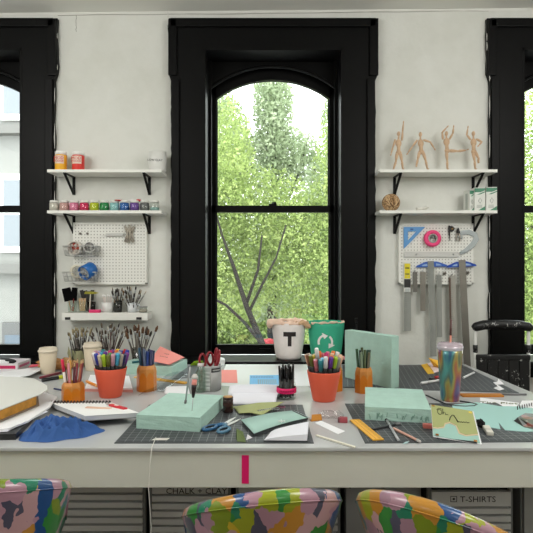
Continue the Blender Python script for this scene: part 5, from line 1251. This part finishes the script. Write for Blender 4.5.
for s, r, cc_ in ((.91, .92, (232, 206, 84)), (.06, .95, (170, 130, 60)), (.09, .06, (150, 96, 40)), (.88, .06, (186, 130, 60))): patch('corner_dot', [(s-.035, r-.02), (s+.035, r-.03), (s+.035, r+.03), (s-.03, r+.025)], mc(cc_), .0024)
# mint sheet with torn edge, photo clipping, written strip
t = sheet('mint_sheet', 'large mint green paper sheet with a torn front edge at the far right', 'paper', [T(452, 405, MZ), T(477, 402.5, MZ), T(500, 406.5, MZ), T(545, 407, MZ), T(545, 431, MZ), T(526, 432, MZ), T(505, 430.3, MZ), T(498.5, 422.5, MZ), T(500.5, 429.5, MZ), T(490, 427.6, MZ), T(470, 424, MZ), T(455, 419, MZ)], mat('mint_sheet_paper', (164, 206, 200), .85), .0012)
t = sheet('photo_clipping', 'dark photo clipping lying on the mint sheet at the right edge', 'photo', [T(514, 421, MZ+.002), T(518, 417.5, MZ+.010), T(525.5, 413.2, MZ+.012), T(548, 415, MZ+.004), T(548, 433, MZ+.002), T(524, 427, MZ+.002)], ramp_mat('photo_print', [(28, 22, 22), (40, 30, 30), (26, 24, 26), (120, 54, 48), (34, 30, 32), (176, 160, 156), (22, 20, 22), (60, 52, 52)], 30, .35, .02), .0012, part='print')
t = sheet('written_strip', 'white paper strip with green handwriting behind the mint sheet', 'paper', [T(480, 404.5), T(516.5, 408), T(519, 403), T(480, 397.8)], PAPER, .001, part='strip'); 
text('handwriting', 'The Plot', .036, mc((96, 100, 50)), t, T(498, 403.3)-t.location+Vector((0, 0, .0016)), rot=(0, 0, -.16), sx=1.15, shear=.2)
t = sheet('ring_notebook', 'ring-bound notebook poking in at the right edge of the picture', 'notebook', [T(519, 408.5, TZ), T(560, 411, TZ), T(565, 402, TZ), T(522, 402.5, TZ)], PAPER, .008, part='page_block'); c0 = t.location
p0 = T(517.5, 408, TZ+.009)-c0; p1_ = T(536, 404, TZ+.009)-c0
for k in range(9):
    p = p0.lerp(p1_, k/8); obj('ring', B(tube, [p+Vector((.004*math.cos(a), .010*math.cos(a), .008*math.sin(a))) for a in np.linspace(-.5, PI+.5, 10)], .0014, 5), mc((46, 46, 48), .4), t)
bm = bmesh.new(); bmesh.ops.create_icosphere(bm, subdivisions=3, radius=1)
for v in bm.verts: v.co = Vector((v.co.x*.0125, v.co.y*.019, v.co.z*.014))*(1+.4*noise.noise(v.co*3))
o = obj('sponge', bm, mc((26, 26, 28), .95), loc=T(480.5, 427, MZ)+Vector((0, 0, .012))); tag(o, 'small black sponge between the painted card and the white eraser', 'sponge')
t = thing('eraser', 'white block eraser lying on the right mat beside the black sponge', 'eraser', T(488, 432, MZ), rz=1.35); obj('rubber', B(bxm, (.080, .022, .012), (0, 0, .006), bev=.003), mc((224, 220, 208), .7), t); obj('sleeve', B(bxm, (.020, .0206, .0126), (-.008, 0, .006), bev=.001), mc((206, 202, 190), .6), t)
o = obj('cable', B(tube, [T(*p)+Vector((0, 0, .004)) for p in ((426, 396), (436, 400.5), (446, 405), (456, 407), (466, 407.5), (474, 407), (477, 405.5), (470, 403.5), (460, 402))], .003, 7), mc((52, 52, 54), .5)); tag(o, 'dark thin cable curling around the foot of the tumbler', 'cable')
# pens on the right mat
lying('black and silver pen lying slanted in front of the right foam block', 'pen', T(398.5, 441.5, MZ), T(385.5, 419.5, MZ), .0042, (188, 190, 192), (30, 30, 32), .12, 'pen')
lying('dark grey pen lying crosswise behind the black and silver pen', 'pen', T(372, 430.5, MZ), T(401, 424.5, MZ), .0042, (58, 60, 62), (120, 122, 122), .2, 'pen')
t = lying('rose gold ballpoint pen lying right of the black and silver pen', 'pen', T(393.5, 429.5, MZ), T(420.5, 443.2, MZ), .0042, (216, 168, 150), (196, 190, 186), .12, 'pen')
obj('clip', B(bxm, (.0026, .0012, .034), (0, -.0052, .03)), mc((206, 150, 130), .3, metal=.5), t)
t = thing('eraser', 'pink eraser at the right front corner of the right foam block', 'eraser', T(428, 428, MZ), rz=-.25); obj('rubber', B(bxm, (.034, .022, .014), (0, 0, .007), bev=.004), mc((214, 120, 108), .7), t); obj('worn_end', B(bxm, (.006, .018, .011), (.018, 0, .0065), bev=.003), mc((180, 96, 88), .8), t)
sheet('paper_scrap', 'tiny pale blue scrap in front of the black and silver pen', 'scrap', [T(402.5, 444, MZ), T(407, 443.4, MZ), T(409.5, 441.4, MZ), T(406, 441.8, MZ)], mc((176, 206, 206)), .0008)
# things on the back right mat
sheet('yellow_note', 'yellow note lying flat at the left of the tumbler on the back mat', 'note', [T(428, 374.2, MZ), T(434.5, 373.6, MZ), T(428.5, 363.3, MZ), T(421, 365, MZ)], mc((240, 190, 60), .8), .0015)
sheet('pink_note', 'pale pink folded note between the two yellow notes', 'note', [T(434.5, 373, MZ+.002), T(440, 371.5, MZ+.002), T(433.5, 362.3, MZ+.002), T(427.5, 363.8, MZ+.002)], mc((244, 222, 222), .8), .003)
sheet('yellow_note', 'yellow folded note standing up behind the tumbler', 'note', [T(433.5, 366, MZ+.005), T(442, 369, MZ+.005), P(442, 361.5, 2.86), P(428.5, 357.8, 2.86)], mc((242, 186, 64), .8), .0015)
t = thing('clothes_peg', 'small red clip lying left of the tumbler', 'clip', T(438, 377, MZ+.006), rz=.3); obj('jaw', B(bxm, (.036, .012, .010), (0, 0, 0), bev=.003), mc((206, 60, 60), .4), t); obj('spring', B(tube, [(-.004, -.008, 0), (-.004, .008, 0)], .003, 6), STEEL, t)
lying('black and white craft knife lying left of the tumbler on the back mat', 'craft_knife', T(441, 381.3, MZ), T(421, 384.5, MZ), .006, (216, 216, 214), (236, 236, 236), .3, 'knife')
lying('short dark rod touching the craft knife on the back mat', 'rod', T(429, 379.5, MZ), T(436, 380, MZ), .004, (40, 40, 42), None, .2, 'rod')
lying('white chalk stick lying right of the tumbler', 'chalk_stick', T(463.5, 378.8, MZ), T(474, 373.6, MZ), .0055, (236, 236, 236), None, .2, 'chalk')
for k, (u, v) in enumerate(((498, 383.8), (498.5, 389.2))):
    p = T(u, v, MZ); t = thing('paper_scrap', ('white folded scrap nearer the wall at the right edge of the back mat', 'white folded scrap just behind the orange ruler at the right')[k], 'scrap', p, rz=.2+.5*k)
    obj('fold', B(quad, [(-.022, -.014, 0), (.02, -.016, 0), (.024, .012, .008), (-.014, .016, .004)], .001), PAPER, t); obj('flap', B(quad, [(-.01, -.006, .004), (.022, -.004, .004), (.014, .018, .018)], .001), PAPER, t)
# ================================================================ WINDOW SILL
SZ = .7725
PEACH = mat('peach_cloth', (240, 208, 186), .9, bump=.5, bscale=60)
def bucket(name, label, u, y, rt, rb, H, m, seed):
    c = Vector((xat(u, y), y, SZ)); t = thing(name, label, 'bin', c)
    pr = [(0, 0), (rb*.9, 0), (rb, .012)]+[(rb+(rt-rb)*(k/8)**.8, .012+(H-.012)*k/8) for k in range(1, 9)]+[(rt*.96, H), (rb*.94, .02), (0, .02)]
    obj('body', B(lathe, pr, 40), m, t); return t, c
def rag(name, label, c, pts, r, m, seed):
    bm = bmesh.new(); tube(bm, pts, r, 12); bmesh.ops.subdivide_edges(bm, edges=bm.edges[:], cuts=1, use_grid_fill=True)
    for v in bm.verts: v.co += Vector((noise.noise(v.co*38+Vector((seed, 0, 0))), noise.noise(v.co*38+Vector((0, seed, 0))), noise.noise(v.co*38+Vector((0, 0, seed)))))*.011
    for f in bm.faces: f.smooth = True
    o = obj(name, bm, m, loc=c); return tag(o, label, 'cloth')
QW = mat('quilted_white', (230, 222, 218), .85, var=.05, vscale=26, bump=.35, bscale=45)
t, c = bucket('fabric_bin', 'white fabric bin with a black letter T on the window sill', 288.7, 3.112, .101, .074, .212, QW, 1)
H = .212
def front(t, z, rt=.101, rb=.074, H=.212): return rb+(rt-rb)*max(0, ((z-.012)/(H-.012)))**.8
bm = B(); kz = 3.01/F
for u0, u1, v0, v1 in ((283.4, 296, 332.2, 336.8), (287.8, 291.6, 336.8, 346.8)):
    n = 6
    for i in range(n):
        a0, a1 = u0+(u1-u0)*i/n, u0+(u1-u0)*(i+1)/n; pp_ = []
        for uu, vv in ((a0, v1), (a1, v1), (a1, v0), (a0, v0)):
            x = xat(uu, 3.012)-c.x; z = zat(vv, 3.012)-SZ; r = front(t, z)+.0015; pp_.append(Vector((x, -math.sqrt(max(0, r*r-x*x)), z)))
        quad(bm, pp_, .0012)
obj('letter_T', bm, mc((38, 30, 28), .7), t)
A = [Vector((.093*math.cos(a), .093*math.sin(a), H+.001)) for a in np.linspace(-2.9, 2.9, 40)]
rag('peach_cloth', 'crumpled peach cloth tucked over the rim of the white T bin', c, [p for p in A], [.007+.005*abs(math.sin(i*.9)) for i in range(40)], PEACH, 3)
rag('peach_cloth', 'peach cloth bunched at the left of the white T bin', c, [(-.11, -.03, H-.025), (-.115, -.04, H-.008), (-.10, -.06, H+.006), (-.075, -.07, H+.008), (-.03, -.092, H+.004)], [.010, .018, .019, .014, .009], PEACH, 6)
rag('peach_cloth', 'tan peach cloth knotted between the two bins', c, [(.035, -.09, H+.002), (.075, -.07, H+.004), (.104, -.05, H-.012), (.122, -.045, H-.022)], [.009, .014, .017, .012], mat('tan_cloth', (206, 168, 132), .9, bump=.5, bscale=60), 9)
GREEN = mat('green_felt', (58, 172, 138), .85, bump=.2, bscale=80)
t, c = bucket('recycling_bin', 'green felt bin with white recycling arrows on the sill', 326, 3.125, .108, .085, .212, GREEN, 2)
bm = B()
def onb(uu, vv): x = xat(uu, 3.02)-c.x; z = zat(vv, 3.02)-SZ; r = front(t, z, .108, .085)+.002; return Vector((x, -math.sqrt(max(0, r*r-x*x)), z))
def arrow(cu, cv, R, a0, a1):
    pts = [(cu+R*math.cos(a), cv-R*1.05*math.sin(a)) for a in np.linspace(a0, a1, 9)]
    for (x0, y0), (x1, y1) in zip(pts, pts[1:]):
        f = [(cu+(x0-cu)*k, cv+(y0-cv)*k) for k in (.84, 1.14)]+[(cu+(x1-cu)*k, cv+(y1-cv)*k) for k in (1.14, .84)]; quad(bm, [onb(*p) for p in f], .0012)
    s = 1 if a1 > a0 else -1; e = a1; ax, ay = math.cos(e), math.sin(e)
    quad(bm, [onb(cu+ax*R*.5, cv-ay*R*.5), onb(cu+ax*R*1.5, cv-ay*R*1.5), onb(cu+R*math.cos(e+s*.75), cv-R*1.05*math.sin(e+s*.75))], .0012)
arrow(325.6, 342.5, 6.8, PI*1.12, PI*.62); arrow(325.6, 342.5, 6.8, PI*.30, -PI*.10)
obj('recycling_arrow', bm, mc((232, 232, 228), .7), t)
rag('peach_cloth', 'pale cloth edge poking over the rim of the green bin', c, [Vector((.104*math.cos(a), .104*math.sin(a), H+.002)) for a in np.linspace(-2.6, .4, 26)], [.004+.003*abs(math.sin(i*.8)) for i in range(26)], mc((226, 200, 176), .9), 12)
o = rag('pink_ribbon', 'pink ribbon scrap on the sill beside the green bin', (xat(342.5, 3.03), 3.03, SZ+.012), [(-.012, 0, 0), (.004, 0, .004), (.016, 0, -.002)], [.007, .010, .006], mc((232, 160, 160), .9), 2); o['category'] = 'ribbon'
t = thing('mini_tripod', 'tiny black tripod standing on the right end of the sill', 'tripod', (xat(356.5, 3.07), 3.07, SZ)); H = .215
obj('column', B(tube, [(0, 0, H*.55), (0, 0, H)], .0045, 8), BLACK, t); obj('head', B(bxm, (.018, .014, .022), (0, 0, H+.012), bev=.004), BLACK, t); obj('ball_joint', B(ball, (0, 0, H-.004), .009), BLACK, t)
for k in range(3):
    a = PI/2+k*2*PI/3; obj('leg', B(tube, [(.006*math.cos(a), .006*math.sin(a), H*.62), (.045*math.cos(a), .045*math.sin(a), .004)], [.005, .004], 8), BLACK, t)
# ================================================================ BLACK CHAIR AT THE RIGHT
def spatter():
    m = mat('spattered_black', (20, 21, 22), .45); nt = m.node_tree; b = nt.nodes['Principled BSDF']; tc = nn(nt, 'ShaderNodeTexCoord')
    n = nn(nt, 'ShaderNodeTexNoise', Scale=34.0, Detail=5.0, Roughness=.75); nt.links.new(tc.outputs['Object'], n.inputs['Vector'])
    r = nn(nt, 'ShaderNodeValToRGB'); r.color_ramp.elements[0].position = .60; r.color_ramp.elements[1].position = .64; r.color_ramp.elements[0].color = RGB(20, 21, 22); r.color_ramp.elements[1].color = RGB(206, 206, 204)
    nt.links.new(n.outputs['Fac'], r.inputs[0]); nt.links.new(r.outputs[0], b.inputs['Base Color']); return m
SPAT = spatter()
cy = 2.965; x0, x1 = xat(473.5, cy), xat(531, cy); cxm = (x0+x1)/2; w = x1-x0
t = thing('studio_chair', 'black paint-spattered chair with white posts behind the table corner', 'chair', (cxm, cy, 0))
zr1, zr0 = zat(321, cy), zat(331.5, cy); zr = (zr0+zr1)/2
obj('top_rail', B(tube, [(-w/2-.002, .0, zr-.012), (-w/2+.012, 0, zr-.004), (-w*.3, .015, zr+.006), (0, .02, zr+.008), (w*.3, .015, zr+.006), (w/2-.012, 0, zr-.004), (w/2+.004, 0, zr-.014)], [.016, .025, .027, .027, .027, .025, .018], 14), SPAT, t)
for s in (-1, 1):
    p = obj('post', B(tube, [(s*(w/2-.012), .005, zr-.02), (s*(w/2-.012), .005, .44)], .009, 10), mc((214, 214, 210), .4), t)
    obj('joint', B(tube, [(s*(w/2-.012), .005, zat(345, cy)), (s*(w/2-.012), .005, zat(352.5, cy))], .013, 10), SPAT, p)
zb_ = zat(355, cy)
bm = B()
for k in range(5): bxm(bm, (w*.176, .018, zb_-.47), (-w*.5+w*.13+k*w*.185, -.006, (zb_+.47)/2), bev=.003)
bxm(bm, (w*.93, .03, .03), (0, -.004, zb_-.012), bev=.006); obj('back_panel', bm, SPAT, t)
obj('seat', B(bxm, (w*.98, .26, .035), (0, -.09, .455), bev=.008), SPAT, t)
for sx in (-1, 1):
    for y_ in (-.19, .02): obj('leg', B(tube, [(sx*(w/2-.02), y_, .44), (sx*(w/2-.01), y_, 0)], .011, 10), mc((40, 40, 42), .4), t)
# ================================================================ UNDER THE TABLE
GREYD = mat('drawer_grey', (222, 224, 223), .55); DARK = mc((18, 18, 19), .7)
def drawers(label, u0, u1, y, top, words_=None, lab_h=0, lx=.5):
    x0, x1 = xat(u0, y), xat(u1, y); w = x1-x0; t = thing('drawer_unit', label, 'drawer unit', ((x0+x1)/2, y, 0), group='drawer units under the table')
    obj('body', B(bxm, (w, .5, top-.03), (0, .262, (top-.03)/2+.03)), DARK, t)
    for s in (-1, 1): obj('stile', B(bxm, (.012, .02, top-.03), (s*(w/2-.006), .004, (top-.03)/2+.03)), mc((128, 130, 130), .5), t)
    z = top-.006; k = 0
    while z > .07:
        h = lab_h if (k == 0 and lab_h) else .0276
        d_ = obj('drawer', B(bxm, (w-.02, .02, h-.008), (0, -.004, z-h/2), bev=.0015), GREYD, t)
        if k == 0 and words_: text('lettering', words_, .029, mc((12, 12, 12)), d_, (w*(lx-.5), -.0146, z-h/2-.001), sx=1.1)
        z -= h; k += 1
    return t
yd = 1.92
drawers('grey slotted drawer unit under the left end of the table', -45, 42, yd, .640)
drawers('grey slotted drawer unit right of the left tub chair', 48.5, 146, yd, .640)
drawers('drawer unit lettered chalk and clay behind the hanging string', 150, 231, yd, zat(483.5, yd), lab_h=.030, words_='CHALK + CLAY', lx=.58)
drawers('drawer unit partly hidden behind the middle tub chair', 236, 340, yd, .640)
td = drawers('drawer unit lettered T-shirts behind the right tub chair', 427.5, 512, yd, zat(487.5, yd), lab_h=.060, words_='\u25a3 T-SHIRTS', lx=.52)
t = thing('side_panel', 'pale grey cabinet between the middle and right drawer units', 'cabinet', (xat(383, 1.98), 1.98, 0)); w = xat(421, 1.98)-xat(345, 1.98)
obj('body', B(bxm, (w, .45, .66), (0, .235, .33)), mc((170, 172, 172), .55), t)
for s in (-1, 1): obj('door', B(bxm, (w/2-.004, .018, .65), (s*w/4, 0, .33), bev=.002), mc((176, 178, 178), .5), t)
t = thing('side_panel', 'pale grey cabinet at the right end under the table', 'cabinet', (xat(548, 1.95), 1.95, 0)); obj('body', B(bxm, (.20, .5, .62), (0, .25, .31)), mc((160, 162, 160), .55), t); obj('door', B(bxm, (.19, .018, .61), (0, -.008, .31), bev=.002), mc((166, 168, 166), .5), t)
# ================================================================ TUB CHAIRS
PAT = ramp_mat('patchwork_vinyl', [(182, 140, 156), (126, 146, 34), (36, 128, 98), (200, 172, 44), (80, 80, 100), (196, 138, 50), (164, 128, 144), (76, 132, 142), (52, 136, 60), (36, 80, 136), (196, 156, 160), (160, 168, 40)], 22, .28, .045, vec=(1, 1, .75), coat=.45)
def tub(label, cx, cy_, back, hb, drop, skew=0):
    t = thing('tub_chair', label, 'chair', (cx, cy_, 0), group='patchwork tub chairs')
    bm = bmesh.new(); nth = 64; TM = 2.15
    rows = []
    for i in range(nth+1):
        th = -TM+2*TM*i/nth; a = back+th; h = hb-drop*(1-math.cos(th))/2+skew*math.sin(th)
        e = 1-max(0, (abs(th)-TM+.22)/.22)**2*.35
        zb = .40
        prof = [(.105, zb), (.135, zb+.02), (.172, h-(h-zb)*.55), (.200, h-(h-zb)*.28), (.214, h-.040), (.218, h-.020), (.212, h-.005), (.200, h), (.186, h-.003), (.175, h-.014), (.170, h-.04), (.155, h-(h-zb)*.4), (.140, zb+.03)]
        rows.append([bm.verts.new((r*math.cos(a), r*math.sin(a), zb+(z-zb)*e)) for r, z in prof])
    for A, Bq in zip(rows, rows[1:]):
        for j in range(len(A)): 
            k = (j+1) % len(A); bm.faces.new([A[j], Bq[j], Bq[k], A[k]]).smooth = True
    bm.faces.new(rows[0]); bm.faces.new(rows[-1][::-1])
    sh = obj('shell', bm, PAT, t)
    bm = B(); n = 40; pts = []
    for i in range(nth+1):
        th = -TM+2*TM*i/nth; a = back+th; h = hb-drop*(1-math.cos(th))/2+skew*math.sin(th); e = 1-max(0, (abs(th)-TM+.22)/.22)**2*.35
        pts.append((.2186*math.cos(a), .2186*math.sin(a), .40+(h-.024-.40)*e))
    tube(bm, pts, .0016, 6); obj('piping', bm, PAT, sh)
    obj('seat', B(lathe, [(0, .40), (.15, .40), (.165, .42), (.165, .455), (.14, .472), (0, .478)], 40), PAT, t)
    obj('seat_base', B(lathe, [(0, .37), (.10, .37), (.14, .40), (0, .40)], 32), BLACK, t)
    obj('column', B(lathe, [(0, .02), (.03, .02), (.03, .37), (0, .37)], 20), STEEL, t)
    obj('foot_plate', B(lathe, [(0, 0), (.19, 0), (.19, .008), (.05, .022), (0, .024)], 40), STEEL, t)
    return t
tub('patchwork tub chair at the left end in front of the table', -.742, 1.40, -PI/2+.16, .822, .17)
tub('patchwork tub chair in the middle, tucked half under the apron', -.012, 1.47, -1.2, .772, .22, -.02)
tub('patchwork tub chair at the right, in front of T-shirts drawers', .455, 1.40, -PI/2-.62, .775, .27)
# ================================================================ LIGHT AND CAMERA
W = bpy.data.worlds.new('sky'); sc.world = W; W.use_nodes = True; nt = W.node_tree; bg = nt.nodes['Background']
bg.inputs['Color'].default_value = (.93, .97, 1.0, 1); bg.inputs['Strength'].default_value = 6.0
def light(name, kind, loc, rot, energy, col=(1, 1, 1), **k):
    l = bpy.data.lights.new(name, kind); l.energy = energy; l.color = col
    for a, v in k.items(): setattr(l, a, v)
    o = bpy.data.objects.new(name, l); COL.link(o); o.location = loc; o.rotation_euler = rot; return o
light('sun', 'SUN', (0, -5, 20), Euler((math.radians(38), 0, math.radians(20))), 2.0, (1, .96, .88), angle=.05)
fx = [(-1.75, .9), (1.75, .9), (-1.7, -2.2), (1.7, -2.2)]
for i, (x, y) in enumerate(fx):
    l = light('fill_light', 'POINT', (x, y, ZC-.42), (0, 0, 0), (72, 72, 30, 30)[i], (1, .985, .95), shadow_soft_size=.5)  # unseen soft lights added to fill the room, no fixtures
cam = bpy.data.cameras.new('camera'); co = bpy.data.objects.new('camera', cam); COL.link(co); sc.camera = co
co.location = (0, 0, CZ); co.rotation_euler = (PI/2, 0, 0); cam.sensor_width = 36; cam.lens = 36*F/533; cam.clip_start = .05; cam.clip_end = 300
vs = sc.view_settings; vs.view_transform = 'Standard'; vs.look = 'None'; vs.gamma = 1; vs.exposure = 0; vs.use_curve_mapping = False
sc.cycles.use_denoising = True; sc.cycles.max_bounces = 10; sc.cycles.transparent_max_bounces = 24; sc.cycles.caustics_reflective = False; sc.cycles.caustics_refractive = False
